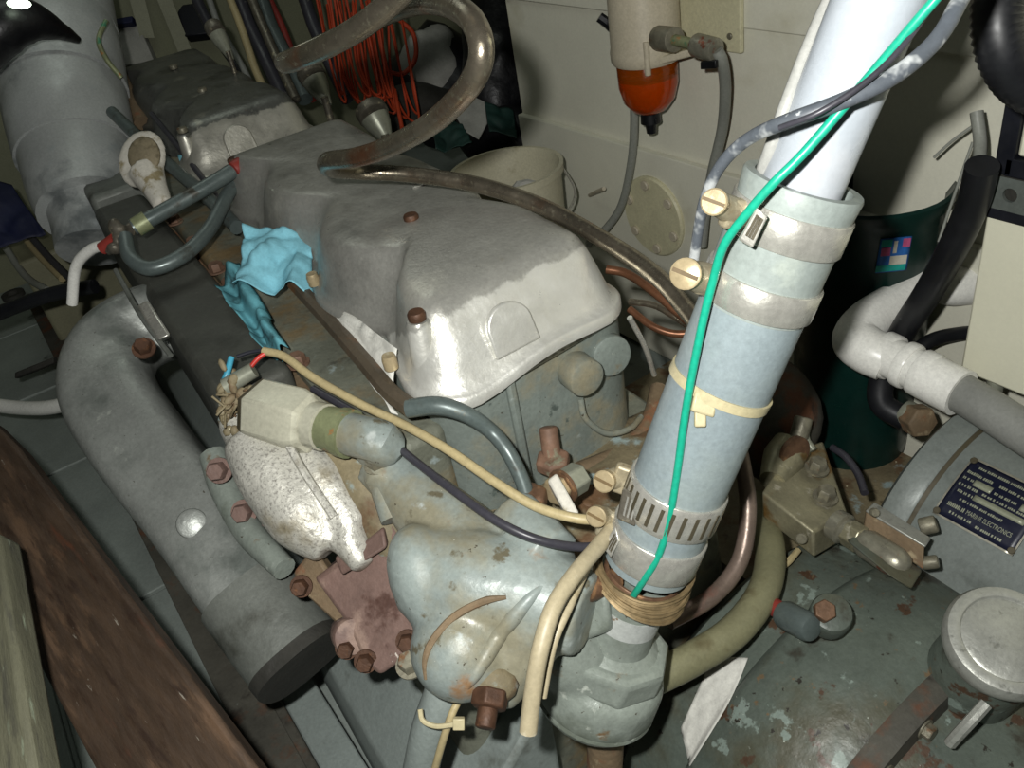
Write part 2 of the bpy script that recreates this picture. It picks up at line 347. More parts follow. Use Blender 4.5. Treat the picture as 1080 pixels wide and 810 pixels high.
mat('tub_green', '#0c2a25', .35, mottle=.2)
mat('strap_galv', '#6a706b', .4, .4, mottle=.15, mscale=30); mat('gasket_black', '#10121a', .5)
PD = P(275, 810, .80)-P(5, 455, 1.28)
mat('timber_brown', '#3d3025', .55, mottle=.35, mscale=9, along=PD, layers=[('#574434', 7, .5, .64), ('#2d2119', 12, .54, .68), ('#7e776c', 26, .66, .72), ('#533222', 5, .60, .76)], bump=.0010, bscale=40)
mat('timber_grey', '#565545', .6, mottle=.3, mscale=9, along=P(44, 830, .70)-P(2, 560, .93), layers=[('#45443a', 12, .5, .64), ('#7d8572', 16, .58, .7)], bump=.0012, bscale=40)
mat('lagging', '#a9acaa', .45, .15, mottle=.1, mscale=5, layers=[('#6b7070', 6, .5, .66), ('#9aa0a0', 10, .58, .7)], bump=.003, bscale=14)
mat('filter_cream', '#b6ad98', .42, mottle=.06, layers=[('#8d8368', 20, .62, .76)])
mat('amber', '#d9660c', .12, trans=.75, mottle=.05, spec=.5); mat('amber_fuel', '#d8480a', .2, mottle=.1, emit=0)
mat('baffle_brown', '#5b3210', .4)
mat('black_plastic', '#121316', .35); mat('tarp_navy', '#141a38', .6); mat('bag_black', '#0e0e11', .4, mottle=.4, bump=.006, bscale=12)
mat('tarp_green', '#16322c', .6); mat('rope_orange', '#a63a1b', .55, mottle=.2); mat('card_grey', '#9c9b94', .7)
mat('bucket_cream', '#b9b49c', .42, mottle=.06, layers=[('#857b5b', 16, .62, .78)])
mat('bulkhead', '#7f8068', .6, mottle=.1, mscale=4); mat('batten', '#9a9a84', .6, mottle=.08)
mat('lamp_glow', '#dff5d8', .4, emit=6)
mat('pink', '#b5527a', .5); mat('sky_blue', '#2b62a6', .5); mat('teal', '#1e8f84', .5); mat('tag_white', '#b9b5a6', .6)
mat('putty', '#7d735c', .7, mottle=.25, mscale=30, layers=[('#5b533f', 40, .5, .65)], bump=.002)
mat('red_paint', '#7e2f28', .5); mat('weathered_plate', '#7c7a62', .55, mottle=.12)
mat('white_chipped', '#a4a7a3', .45, mottle=.1, layers=[('#6f5c48', 30, .60, .63)], bump=.001)
struct('floor', MB().box((-2.2, -1.2, -.04), (2.2, 3.0, 0)), 'floor_grey')
# ------------------------------------------------------------------ setting
wr = struct('wall_right', MB().box((.95, -1.2, 0), (1.02, 1.22, 1.75)), 'cream_wall', bevel=.004)
obj('lower_panel', MB().box((.932, -1.15, .02), (.95, 1.215, .575)), 'cream_wall', wr, bevel=.003)
obj('panel', MB().box((.941, -1.15, .865), (.95, 1.215, 1.70)), 'cream_wall', wr, bevel=.003)
struct('wall_back', MB().box((-2.2, 2.95, 0), (2.2, 3.0, 2.3)), 'bulkhead')
struct('wall_far_right', MB().box((2.1, 1.3, 0), (2.15, 2.95, 2.3)), 'bulkhead')
struct('trim_1', MB().hexa([P(148, 40, y=2.9), P(163, 40, y=2.9), P(163, 40, y=2.95), P(148, 40, y=2.95), P(120, -60, y=2.9)+UP*.0, P(138, -60, y=2.9), P(138, -60, y=2.95), P(120, -60, y=2.95)]), 'batten')
struct('trim_2', MB().hexa([P(190, 60, y=2.9), P(205, 60, y=2.9), P(205, 60, y=2.95), P(190, 60, y=2.95), P(150, -40, y=2.9), P(166, -40, y=2.9), P(166, -40, y=2.95), P(150, -40, y=2.95)]), 'batten')
# floor plates left of the engine
fr = random.Random(3)
flr = bpy.data.objects['floor']
for (x0, x1, y0, y1) in [(-.62, -.36, .28, .86), (-.62, -.36, .87, 1.5), (-.9, -.36, 1.51, 1.98), (-.9, -.36, 1.99, 2.5), (-.9, -.63, .28, 1.5), (-.35, .05, 1.9, 2.5), (-.9, .05, 2.51, 2.94)]:
    t = .012+fr.random()*.004
    obj('floor_plate', MB().box((x0, y0, 0), (x1, y1, t)), 'floor_grey', flr, bevel=.003)
# ledge along the foot of the right wall
struct('trim_3', MB().hexa([P(835, 352, d=1.79), P(955, 452, d=1.66), P(975, 440, d=1.75), P(860, 335, d=1.9), P(835, 344, d=1.77), P(955, 443, d=1.64), P(975, 430, d=1.75), P(860, 328, d=1.9)]), 'cream_paint', bevel=.004)
struct('trim_4', MB().box((.45, -.25, 0), (.9, .55, .13)), 'dirty_tan')
# ------------------------------------------------------------------ engine
eng = thing('marine_diesel_engine', 'large grey-blue marine diesel engine with two dull aluminium rocker covers', 'engine', (.1, .8, .05))
# rocker cover
def cover_outline(off, sc, n_side=46):
    """plan outline; sc = scallop strength (stronger higher up); off = inset"""
    Lr = .84; W0 = .0; W1 = .272; pts = []
    def left(y):
        s = 0
        for (yc, wd, dp) in ((.185, .045, .042), (.46, .06, .042), (.70, .05, .036)):
            s += dp*math.exp(-((y-yc)/wd)**2)
        return W0+s*sc-.012*math.exp(-((y-.05)/.05)**2)*(1 if sc < .9 else .4)-.012*math.exp(-((y-.32)/.06)**2)
    def right(y):
        s = 0
        for (yc, wd, dp) in ((.25, .05, .022), (.58, .05, .022)): s += dp*math.exp(-((y-yc)/wd)**2)
        return W1-s*sc
    rc = .05
    for i in range(n_side+1):       # left side, back to front
        y = Lr-rc+(2*rc-Lr)*i/n_side; pts.append((left(y)+off, y))
    for i in range(1, 9):           # front-left corner
        a = math.pi+math.pi/2*i/9; pts.append((left(rc)+rc+math.cos(a)*(rc-off), rc+math.sin(a)*(rc-off)))
    for i in range(13): pts.append((left(rc)+rc+(W1-2*rc)*i/12, off))
    for i in range(1, 9):
        a = 1.5*math.pi+math.pi/2*i/9; pts.append((W1-rc+math.cos(a)*(rc-off), rc+math.sin(a)*(rc-off)))
    for i in range(n_side+1):
        y = rc+(Lr-2*rc)*i/n_side; pts.append((right(y)-off, y))
    for i in range(1, 9):
        a = math.pi/2*i/9; pts.append((W1-rc+math.cos(a)*(rc-off), Lr-rc+math.sin(a)*(rc-off)))
    for i in range(13): pts.append((W1-rc-(W1-2*rc)*i/12, Lr-off))
    for i in range(1, 9):
        a = math.pi/2+math.pi/2*i/9; pts.append((rc+math.cos(a)*(rc-off), Lr-rc+math.sin(a)*(rc-off)))
    return pts
def rocker_cover(dy):
    rings = []
    for (off, sc, z, fs, k) in ((-.010, .55, .745, 0, 0), (-.010, .55, .756, 0, 0), (-.006, .56, .7595, 0, 0), (.0, .6, .762, 0, 0), (.004, .7, .775, .004, 0), (.010, .9, .80, .012, 0), (.017, 1, .822, .018, 0), (.023, 1, .8335, .022, 0), (.030, 1, .8405, .026, 0), (.030, .96, .8435, .028, .010), (.030, .9, .8450, .03, .024), (.030, .7, .8465, .03, .06), (.030, .3, .847, .02, .10)):
        ring = []
        for x, y in cover_outline(off, sc):
            x += (.136-x)*min(.85, k/.106); y += max(-1, min(1, (.42-y)/.12))*k
            ring.append(Eg(x, y+dy+fs*max(0, 1-y/.3), z+.003*math.sin(y*9)*(z > .83)-(.012*math.exp(-((x-.04)/.06)**2)-.004*math.exp(-((x-.16)/.05)**2))*max(0, 1-y/.12)*(z < .77)))
        rings.append(ring)
    mb = MB().loft(rings)
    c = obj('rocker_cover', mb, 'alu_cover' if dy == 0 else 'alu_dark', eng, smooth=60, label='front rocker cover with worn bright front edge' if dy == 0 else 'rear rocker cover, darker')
    # bolt towers on the left and rusty bolts
    for (x, y, z) in ((.012, .052, .832), (.118, .262, .846), (.028, .80, .832), (.135, .60, .846)):
        bolt('cover_bolt', Eg(x, y+dy, z), UP, .0105, .010, 'rust_bolt' if dy == 0 else 'bolt_grey', c)
    for (x, y) in ((.012, .052), (.028, .80)):
        obj('bolt_tower', MB().lathe([(0, .017), (.07, .0145), (.074, .012)], Eg(x-.004, y+dy, .757), UP+Vector((.05, 0, 0)), 16), 'alu_cover' if dy == 0 else 'alu_dark', c)
    # arched pad on the sloping front
    ax = Vector((0, -.93, .36)); q = MB(); cen = Eg(.105, dy+.0105, .793); u = Vector((1, 0, 0)); v = ax.normalized().cross(u)
    poly = []
    for i in range(25):
        a = math.pi*i/24; poly.append(cen+u*math.cos(a)*.030+v*(.004+math.sin(a)*.027))
    poly += [cen+u*-.031-v*.026, cen+u*.031-v*.026]
    q.prism([p-ax.normalized()*.006 for p in poly], ax.normalized()*.0095)
    obj('arched_pad', q, 'alu_cover' if dy == 0 else 'alu_dark', c, bevel=.0025)
    for (x, y) in ((.2, .36), (.17, .52)):
        q = MB()
        for k in range(4): q.obox(Eg(x+.004*k-.01, y+dy+.010*k, .8475), Vector((.017, -.004, 0)), Vector((.0012, .003, 0)), UP*.001)
        if dy == 0: obj('cast_mark', q, 'alu_cover', c)
    return c
rocker_cover(0); rocker_cover(1.05)
# cylinder head, with rounded front corners
def rrect(x0, x1, y0, y1, r, z, seg=6, sh=Eg):
    out = []
    for (cx, cy, a0) in ((x1-r, y1-r, 0), (x0+r, y1-r, 90), (x0+r, y0+r, 180), (x1-r, y0+r, 270)):
        for i in range(seg+1):
            a = math.radians(a0+90*i/seg); out.append(sh(cx+r*math.cos(a), cy+r*math.sin(a), z))
    return out
hd = obj('cylinder_head', MB().loft([rrect(-.005, .285, .004, 1.98, .06, .55), rrect(-.005, .285, .004, 1.98, .06, .745)]), 'engine_blue', eng, bevel=.004)
obj('front_rib', MB().obox(Eg(.085, .004, .66), Vector((.006, 0, 0)), Vector((0, .008, 0)), UP*.075), 'engine_blue', hd, bevel=.004)
n_ = Vector((0, -1, .0))
obj('core_plug', MB().rcyl(P(604, 388, y=.004), P(620, 400, y=-.030), .0245, .004), 'engine_blue', hd)
obj('core_plug', MB().rcyl(P(638, 371, y=.012), P(646, 376, y=-.008), .027, .003), 'engine_blue', hd)
obj('bypass_tube', MB().tube([P(612, 420, y=-.004), P(618, 442, y=-.008), P(640, 457, y=-.012), P(664, 452, y=-.012), P(676, 440, y=.004)], .0042), 'engine_blue', hd)
obj('head_flange', MB().tube([P(612, 497, y=-.012), P(645, 483, y=-.014), P(672, 462, y=-.01), P(688, 437, y=.01), P(695, 410, y=.04)], .013, 10), 'rust_tan', hd)
obj('edge_strap', MB().tube([P(664, 335, y=.02), P(680, 365, y=.02), P(690, 395, y=.03)], .004), 'steel_band', hd)
# engine block and the dirty ledge in front of the head
obj('engine_block', MB().loft([rrect(-.16, .36, -.10, 2.0, .03, .10), rrect(-.11, .33, -.10, 2.0, .03, .40), rrect(-.05, .32, -.10, 2.0, .03, .552)]), 'head_side', eng, bevel=.006)
obj('front_ledge', MB().grid(lambda u, v: Eg(-.06+.40*u, -.125+.15*v, .553+.012*noise.noise(Vector((u*5, v*3, 1)))), 24, 12), 'dirty_tan', eng, solid=.02, smooth=180)
obj('oil_pan', MB().hexa([Eg(-.225, -.15, .10), Eg(-.03, -.15, .10), Eg(-.03, 1.9, .10), Eg(-.225, 1.9, .10), Eg(-.215, -.15, .205), Eg(-.02, -.15, .40), Eg(-.02, 1.9, .40), Eg(-.215, 1.9, .205)]), 'pan_grey', eng, bevel=.008)
# side of the head: ledge carrying the injector rail
obj('side_ledge', MB().box((-.085, .03, .52), (.005, 1.95, .70), Eg), 'head_side', eng, bevel=.012)
obj('manifold_gasket', MB().box((-.10, .25, .55), (-.08, 1.6, .675), Eg), 'rust_tan', eng, bevel=.003)
for y in (.30, .62, .70, .85, 1.0, 1.15):
    bolt('manifold_nut', Eg(-.082, y, .70), UP, .012, .016, 'stud_orange', eng, hexa=True)
# exhaust manifold: the long dark slab
mf = obj('exhaust_manifold', MB().box((-.205, .27, .585), (-.098, 1.20, .72), Eg), 'manifold_dark', eng, bevel=.014, segs=3)
obj('manifold_end', MB().box((-.20, 1.22, .60), (-.08, 1.62, .735), Eg), 'exhaust_dark', eng, bevel=.012)
# cast elbow from the manifold, running forward and down
el = [(-.12, .70, .640), (-.19, .735, .640), (-.255, .715, .628), (-.291, .635, .603), (-.287, .51, .56), (-.270, .37, .505), (-.258, .225, .44), (-.250, .15, .405)]
casting('exhaust_elbow', MB().tube(el, [.066, .068, .070, .071, .070, .066, .062, .060], 32, sq=4.5, ref=(-CF+CR*.35).normalized()), 'exhaust_grey', eng, voxel=.008, it=4)
obj('elbow_cuff', MB().tube([(-.2585, .23, .442), (-.253, .18, .418), (-.247, .125, .392)], [.0695, .069, .067], 28, sq=2.7, ref=(-CF+CR*.35).normalized()), 'exhaust_dark', eng)  # cuff is the same grey; its shading is put into the darker colour
obj('elbow_rim', MB().tube([(-.2475, .128, .3935), (-.2455, .112, .3855)], [.0685, .0675], 28, sq=2.7, ref=(-CF+CR*.35).normalized()), 'soot', eng)
obj('core_plug', MB().rcyl(snap(203, 553, -.01), snap(202, 552, .006), .021, .004), 'exhaust_grey', eng)
# flange clip across the elbow joint
cl = obj('joint_clamp', MB().hexa([P(146, 325, 1.33), P(158, 319, 1.32), P(181, 356, 1.26), P(168, 362, 1.26), P(144, 322, 1.29), P(156, 316, 1.28), P(180, 353, 1.22), P(166, 359, 1.22)]), 'steel_band', eng, bevel=.004)
bolt('clamp_bolt', P(152, 368, 1.20), ray(150, 372)*-1+UP, .012, .016, 'rust_bolt', cl, hexa=True)

obj('joint_ridge', MB().tube([P(122, 285, 1.40), P(150, 335, 1.29), P(180, 375, 1.235)], .004, 8), 'exhaust_dark', eng)
# ------------------------------------------------------------------ front of the engine
# temperature sender: hexagonal body on a brass collar and a short blue stub
ax = (P(345, 450, 1.0)-P(262, 428, 1.06)).normalized()
sp = thing('sender_unit', 'pale hexagonal metal sender with frayed terminal, lying beside the manifold slab', 'sensor', P(290, 440, 1.03))
A = P(276, 433, 1.04); hexl = (P(334, 447, 1.005)-A).length
obj('hex_body', MB().lathe([(0, .041), (hexl*.80, .041), (hexl*.93, .037), (hexl, .029)], A, ax, 6, a0=.35), 'sender_hex', sp, bevel=.003, smooth=30)
obj('neck', MB().lathe([(hexl, .028), (hexl+.018, .028), (hexl+.019, .024), (hexl+.03, .024)], A, ax, 20), 'sender_hex', sp)
obj('collar', MB().lathe([(hexl+.02, .026), (hexl+.042, .027), (hexl+.043, .029), (hexl+.055, .029)], A, ax, 20), 'verdigris', sp)
q = MB(); rr = random.Random(5)
for k in range(60):
    b = P(246+rr.gauss(0, 9), 426+rr.gauss(0, 13), 1.065+rr.uniform(-.025, .02))
    q.ell(b, Vector((.0075, 0, .002))*rr.uniform(.5, 1.3), Vector((0, .0065, .003))*rr.uniform(.5, 1.3), UP*.0065*rr.uniform(.5, 1.4), 7, 5)
for k in range(14):
    a_ = P(250+rr.gauss(0, 9), 424+rr.gauss(0, 12), 1.045); q.tube([a_, a_+Vector((rr.uniform(-1, 1), rr.uniform(-1, 1), rr.uniform(-.3, 1)))*.016, a_+Vector((rr.uniform(-1, 1), rr.uniform(-1, 1), rr.uniform(-.5, 1)))*.026], .0016, 5, 3)
obj('terminal_crust', q, 'dirty_tan', sp, smooth=180, label='frayed crusted terminal end')
obj('terminal', MB().cyl(P(238, 408, 1.05), P(268, 390, 1.05), .011, .010), 'nut_grey', sp)
obj('base_rim', MB().lathe([(-.008, .036), (0, .040)], A, ax, 6, a0=.35), 'slot_dark', sp)
obj('stub_pipe', MB().tube([A+ax*(hexl+.05), A+ax*(hexl+.10), P(396, 474, .985)], .025, 16), 'housing_blue', eng)
# cast coolant housing (thermostat and pump body)
q = MB()
q.tube([P(396, 486, 1.0), P(425, 512, .985), P(470, 558, .955), P(505, 600, .93)], [.030, .034, .048, .060], 16)
q.ell(P(452, 612, .905), CR*.045+CD*.02, CD*.058, CF*.05)
q.tube([P(440, 600, .92), P(500, 618, .90), P(560, 628, .885), P(620, 650, .86)], [.050, .062, .058, .042], 18)
q.ell(P(487, 684, .875), CR*.052+CD*.012, CD*.052-CR*.012, CF*.052, 24, 14)
q.lathe([(-.05, .052), (-.004, .058), (.004, .054)], P(497, 676, .868), (CR*-.45+CD*.35-CF*.8), 28)
q.tube([P(520, 690, .88), P(560, 660, .86), P(600, 628, .85)], [.03, .028, .02], 14)
q.tube([P(520, 740, .875), P(535, 700, .88), P(560, 650, .88)], [.022, .040, .045], 14)
q.tube([P(540, 540, .93), P(580, 590, .88)], [.03, .035], 12)
q.tube([P(398, 488, .985), P(402, 510, .97)], .018, 12)
ch = casting('coolant_housing', q, 'housing_blue', eng, voxel=.0045, it=5, label='pale blue cast coolant housing at the engine front')
obj('cover_seam', MB().tube([snap(x, y, .0) for x, y in ((449, 716), (448, 700), (452, 684), (462, 668), (476, 653), (494, 641), (514, 633), (534, 630))], [.002, .003, .004, .004, .004, .004, .004, .002], 8), 'rust_tan', ch)
obj('rust_streak', MB().tube([snap(x, y, -.0012) for x, y in ((497, 716), (508, 698), (518, 684), (530, 668))], [.001, .004, .004, .001], 8), 'rust_tan', ch)
obj('housing_rib', MB().tube([snap(x, y, -.004) for x, y in ((492, 724), (500, 712), (512, 692), (526, 670), (542, 650), (560, 630), (580, 612))], [.004, .007, .009, .009, .009, .007, .003], 10), 'housing_blue', ch)
ax = (CD*.8-CF*.5-CR*.15).normalized()
dp = obj('drain_plug', MB().lathe([(0, .019), (.016, .019), (.018, .014)], P(518, 728, .84), ax, 6), 'rust_bolt', ch, bevel=.002)
obj('plug_stem', MB().rcyl(P(518, 728, .84)+ax*.016, P(518, 728, .84)+ax*.036, .010, .002), 'rust_bolt', dp)
obj('plug_crust', MB().ell(P(520, 722, .845), CR*.026, CD*.02, CF*.015, 12, 8), 'dirty_tan', ch)
for (x, y, d) in ((398, 490, .97), (433, 702, .90)):
    bolt('housing_bolt', P(x, y, d), UP*.8-CF*.4, .0115, .018, 'bolt_grey', ch, hexa=True)
obj('bolt_neck', MB().tube([P(398, 494, .985), P(416, 548, .965)], .016), 'housing_blue', ch)
# outlet elbow under the exhaust hose
A0, A1 = P(668, 628, .90), P(834, 225, .69); AX = (A1-A0); HL = AX.length; AX.normalize()
def atl(px, py):            # distance along the hose axis for a pixel on it
    best = min(range(-400, 1600), key=lambda k: abs((((A0+AX*k*.001)-CC).dot(CD)/((A0+AX*k*.001)-CC).dot(CF))*F+405-py)); return best*.001
def onax(py): return A0+AX*atl(0, py)
oe = obj('outlet_elbow', MB().lathe([(.012, .0365), (-.045, .0365), (-.06, .038), (-.067, .050), (-.072, .055)], A0, AX, 32), 'elbow_green', eng)
obj('hex_collar', MB().lathe([(-.066, .060), (-.071, .065), (-.100, .066), (-.106, .061)], A0, AX, 8, a0=.3), 'elbow_green', oe, bevel=.004, smooth=30)
q = MB(); q.lathe([(-.098, .058), (-.104, .066), (-.114, .071), (-.145, .072), (-.162, .067), (-.173, .054), (-.180, .03)], A0, AX, 36)
q.tube([A0-AX*.128, P(605, 690, .93), P(575, 650, .92)], [.045, .045, .042], 16)
casting('outlet_chamber', q, 'elbow_green', oe, voxel=.0045, it=3)
obj('chamber_seam', MB().lathe([(-.148, .0712), (-.152, .0722), (-.156, .0690)], A0, AX, 40), 'elbow_green', oe)
q = MB().lathe([(-.032, .0372), (-.006, .0372), (-.006, .036), (-.032, .036)], A0, AX, 30, closed=True)
obj('paint_band', q, 'white_chipped', oe)
obj('elbow_bracket', MB().hexa([P(612, 605, .89), P(638, 610, .86), P(643, 665, .87), P(606, 680, .89), P(618, 602, .92), P(650, 606, .89), P(655, 662, .90), P(615, 676, .92)]), 'elbow_green', oe, bevel=.006)
obj('support_pipe', MB().tube([P(640, 765, 1.0), P(638, 800, 1.03), P(636, 850, 1.08)], .022, 14), 'rust_tan', eng)
# silver speckled bracket and rusty mount
q = MB()
q.tube([P(262, 462, 1.06), P(288, 500, 1.04), P(322, 545, 1.02), P(352, 575, 1.01)], [.035, .045, .045, .028], 14)
q.tube([P(300, 470, 1.05), P(340, 510, 1.03), P(375, 560, 1.01)], [.030, .038, .030], 14)
q.tube([P(250, 440, 1.08), P(268, 475, 1.06)], .028, 10)
q.tube([P(368, 568, 1.0), P(384, 598, .985)], [.024, .014], 10)
sb = casting('mount_casting', q, 'silver_speck', eng, voxel=.005, it=5, label='silver speckled cast mount')
obj('casting_rib', MB().tube([P(305, 470, .995), P(322, 500, .985), P(352, 545, .98)], .005, 8), 'silver_speck', sb)
casting('grime_bed', MB().tube([P(352, 462, 1.05), P(388, 515, 1.025), P(424, 585, 1.01)], [.026, .034, .03], 14), 'dirty_tan', eng, voxel=.005, it=2)
rb = obj('rusty_bracket', MB().prism([P(*t) for t in ((330, 610, 1.02), (360, 590, 1.01), (412, 550, .985), (440, 600, .975), (440, 660, .96), (436, 690, .955), (400, 714, .96), (384, 700, .97), (366, 660, .99))], CF*.05), 'rust_red', eng, bevel=.006)
obj('bracket_step', MB().prism([P(*t) for t in ((352, 588, .995), (384, 572, .985), (404, 556, .975), (408, 578, .965), (360, 608, .985))], CF*.03), 'rust_red', rb, bevel=.004)
obj('bracket_lug', MB().prism([P(*t) for t in ((308, 605, 1.03), (330, 578, 1.03), (345, 600, 1.02), (375, 660, 1.0), (360, 664, 1.01), (322, 628, 1.03))], CF*.03), 'rust_tan', rb, bevel=.005)
obj('bracket_lug', MB().rcyl(P(372, 672, .985), P(366, 666, 1.03), .022, .006), 'rust_red', rb)
for (x, y, d) in ((318, 618, 1.0), (366, 683, .97), (430, 676, .935), (386, 697, .95)):
    bolt('bracket_bolt', P(x, y, d+.02), -CF, .010, .016, 'rust_bolt', rb, hexa=True)
for (x, y) in ((232, 496), (258, 540), (290, 548)):
    bolt('manifold_stud', P(x, y, 1.15), -CF, .013, .022, 'rust_red', eng, hexa=True)
obj('water_pipe', MB().tube([P(225, 480, 1.22), P(238, 515, 1.19), P(262, 560, 1.15), P(300, 600, 1.10)], [.02, .022, .02, .016], 12), 'elbow_green', eng)
# fittings on the ledge in front of the head
st = obj('stud', MB().rcyl(P(583, 488, 1.04), P(578, 450, 1.035), .0115, .003), 'stud_orange', eng)
obj('stud_nut', MB().lathe([(0, .022), (.014, .022), (.017, .018)], P(584, 492, 1.04), UP, 6), 'stud_orange', st, bevel=.002)
ft = obj('brass_union', MB().lathe([(0, .019), (.024, .019), (.027, .015)], P(612, 502, .975), (P(585, 520, .95)-P(620, 498, .98)), 6), 'nut_grey', eng, bevel=.002)
axf = (P(585, 520, .95)-P(620, 498, .98)).normalized(); pf = P(612, 502, .975)
obj('union_washer', MB().lathe([(.026, .021), (.030, .021)], pf, axf, 24), 'brass_rust', ft)
obj('union_nut', MB().lathe([(.030, .017), (.044, .017), (.046, .014)], pf, axf, 6), 'brass_dirty', ft, bevel=.0015)
obj('white_block', MB().hexa([P(578, 512, .955), P(588, 503, .955), P(612, 545, .93), P(598, 548, .93), P(577, 506, .935), P(587, 498, .935), P(611, 541, .91), P(598, 544, .91)]), 'paper_dirty', ft, bevel=.003)
q = MB(); rr = random.Random(11)
for k in range(34):
    u = rr.random(); v = rr.random(); p = P(470+150*u, 470+100*v-20*u, z=.558)
    q.ell(p, Vector((.014, .004, 0))*rr.uniform(.5, 1.4), Vector((-.003, .012, 0))*rr.uniform(.5, 1.3), UP*rr.uniform(.004, .014), 8, 6)
obj('grime_lumps', q, 'dirty_tan', eng, smooth=180, kind='stuff')
for (x, y) in ((520, 505), (500, 470), (545, 560), (612, 470)):
    bolt('ledge_bolt', P(x, y, z=.556), UP, .012, .014, 'rust_bolt', eng, hexa=True)
# injector rail and its leak-off pipe
rl = thing('injector_rail', 'flat brown rail along the left foot of the front rocker cover', 'rail', P(380, 365, 1.2))
obj('rail_bar', MB().tube([P(306, 294, 1.30), P(345, 336, 1.17), P(385, 382, 1.05), P(412, 414, .985), P(434, 431, .955)], .0115, 8), 'rail_brown', rl)
obj('return_pipe', MB().tube([P(430, 431, .955), P(462, 428, .945), P(492, 437, .945), P(518, 455, .955), P(536, 477, .95), P(550, 505, .95), P(556, 524, .95)], [.011, .011, .0098, .0092, .009, .009, .009], 12), 'tube_steel_blue', rl)
obj('pipe_union', MB().lathe([(0, .02), (.016, .02), (.02, .014)], P(561, 532, .955), UP, 6), 'brass_rust', rl, bevel=.002)
for (x, y, d) in ((332, 300, 1.22), (413, 388, 1.0)):
    bb = bolt('rail_screw', P(x, y, d), UP, .009, .018, 'brass_dirty', rl)
# second, lower rail beside it (greenish)
obj('side_pipe', MB().tube([P(262, 300, 1.42), P(300, 345, 1.32), P(350, 405, 1.18), P(392, 455, 1.07)], .024, 14), 'head_side', eng)
# ------------------------------------------------------------------ the exhaust hose and what is clamped to it
rp = obj('riser_pipe', MB().lathe([(HL-.02, .032), (HL+.75, .0335)], A0, AX, 40), 'pipe_white', label='wide white painted pipe rising out of the blue hose', cat='pipe')
t = lambda py: atl(0, py)
hs = thing('exhaust_hose', 'thick pale blue rubber hose leaning across the engine front', 'hose', A0)
obj('hose_wall', MB().lathe([(t(592), .036), (t(592), .0452), (t(420), .0458), (t(322), .0458), (t(310), .0448), (t(310), .036)], A0, AX, 48, closed=True), 'hose_blue', hs)
obj('hose_sleeve', MB().lathe([(t(322), .033), (t(321), .0465), (t(300), .0468), (t(280), .0466), (t(250), .0468), (t(215), .047), (t(214), .0460), (t(214), .033)], A0, AX, 48, closed=True), 'hose_green', hs)
obj('hose_lip', MB().lathe([(t(222), .0468), (t(194), .0490), (t(191), .0480), (t(191), .040), (t(222), .040)], A0, AX, 48, closed=True), 'hose_green', hs)
def hose_clamp(lo, hi, r, scr, m_band, label, slots=False, ms='brass_dirty', rs=.016, tongue=None):
    a, b = min(t(lo), t(hi)), max(t(lo), t(hi)); c = thing('hose_clamp', label, 'clamp', A0+AX*(a+b)/2, 'hose clamps')
    obj('band', MB().lathe([(a, r), (a, r+.0022), (a+.001, r+.003), (b-.001, r+.003), (b, r+.0022), (b, r)], A0, AX, 48, closed=True), m_band, c)
    mid = A0+AX*(a+b)/2
    if slots:
        q = MB()
        for k in range(14):
            an = math.radians(-115+k*13.5); rad = (CR*math.cos(an)*-1*0+(CR-AX*CR.dot(AX)).normalized()*math.sin(an)+(-CF+AX*CF.dot(AX)).normalized()*math.cos(an)).normalized()
            tg = AX.cross(rad).normalized()
            q.obox(mid+rad*(r+.003), rad*.0006, tg*.0018, AX*(b-a)*.34)
        obj('slots', q, 'slot_dark', c, kind='stuff')
    px, py, d = scr; p = P(px, py, d)
    rad = ((p-mid)-AX*(p-mid).dot(AX)).normalized(); tg = AX.cross(rad).normalized()
    if tg.dot(CF) > 0: tg = -tg
    fac = (-CF*.9-CR*.45+CD*.1).normalized()
    surf = mid+rad*(r+.002)
    obj('screw_housing', MB().tube([p+fac*.002, p.lerp(surf, .35)-fac*.010, p.lerp(surf, .7)-fac*.016, surf-rad*.004-fac*.016], [rs*.85, rs*1.05, rs*1.1, rs*.8], 14, squash=None), 'clamp_dirty' if ms == 'brass_dirty' else m_band, c)
    sadd = MB().obox(p.lerp(surf, .75)-fac*.006, tg*.006, rad*.012, AX*(b-a)*.42); obj('saddle', sadd, 'clamp_dirty' if ms == 'brass_dirty' else m_band, c, bevel=.003)
    clamp_screw(c, p-fac*.004, fac, rs, .014, ms)
    if tongue:
        a_, b_, c_, d_ = [P(*k) for k in tongue]
        tq = obj('tongue', MB().prism([a_, b_, c_, d_], -CF*.003), 'steel_dark' if slots else m_band, c, bevel=.002)
        q = MB()
        for k in (.3, .5, .7):
            m0 = a_.lerp(b_, k); m1 = d_.lerp(c_, k); u = (m1-m0)
            q.obox(m0.lerp(m1, .5)-CF*.004, u*.32, (b_-a_).normalized()*.0010, CF*.0006)
        obj('slot_marks', q, 'slot_dark' if not slots else 'steel_band', tq, kind='stuff')
    return c
hose_clamp(215, 250, .0468, (756, 214, .655), 'steel_band', 'bright steel hose clamp nearest the top of the blue hose', rs=.0105, tongue=((797, 219, .632), (809, 229, .632), (793, 262, .642), (778, 253, .648)))
hose_clamp(288, 318, .0466, (726, 289, .69), 'steel_band', 'wide steel hose clamp, second down from the top of the hose', rs=.0130)
hose_clamp(508, 540, .0456, (640, 506, .845), 'steel_band', 'slotted steel hose clamp just above the lower end of the hose', slots=True, rs=.0112, tongue=((657, 513, .822), (678, 529, .812), (669, 555, .815), (650, 546, .828)))
hose_clamp(556, 584, .0456, (632, 543, .855), 'steel_band', 'steel hose clamp at the very lower end of the hose', rs=.0108, tongue=((649, 554, .84), (653, 570, .836), (644, 588, .84), (635, 576, .848)))
rc_ = hose_clamp(602, 616, .0375, (608, 628, .855), 'brass_rust', 'small rusty clamp on the elbow neck below the hose', ms='brass_rust', rs=.0130)
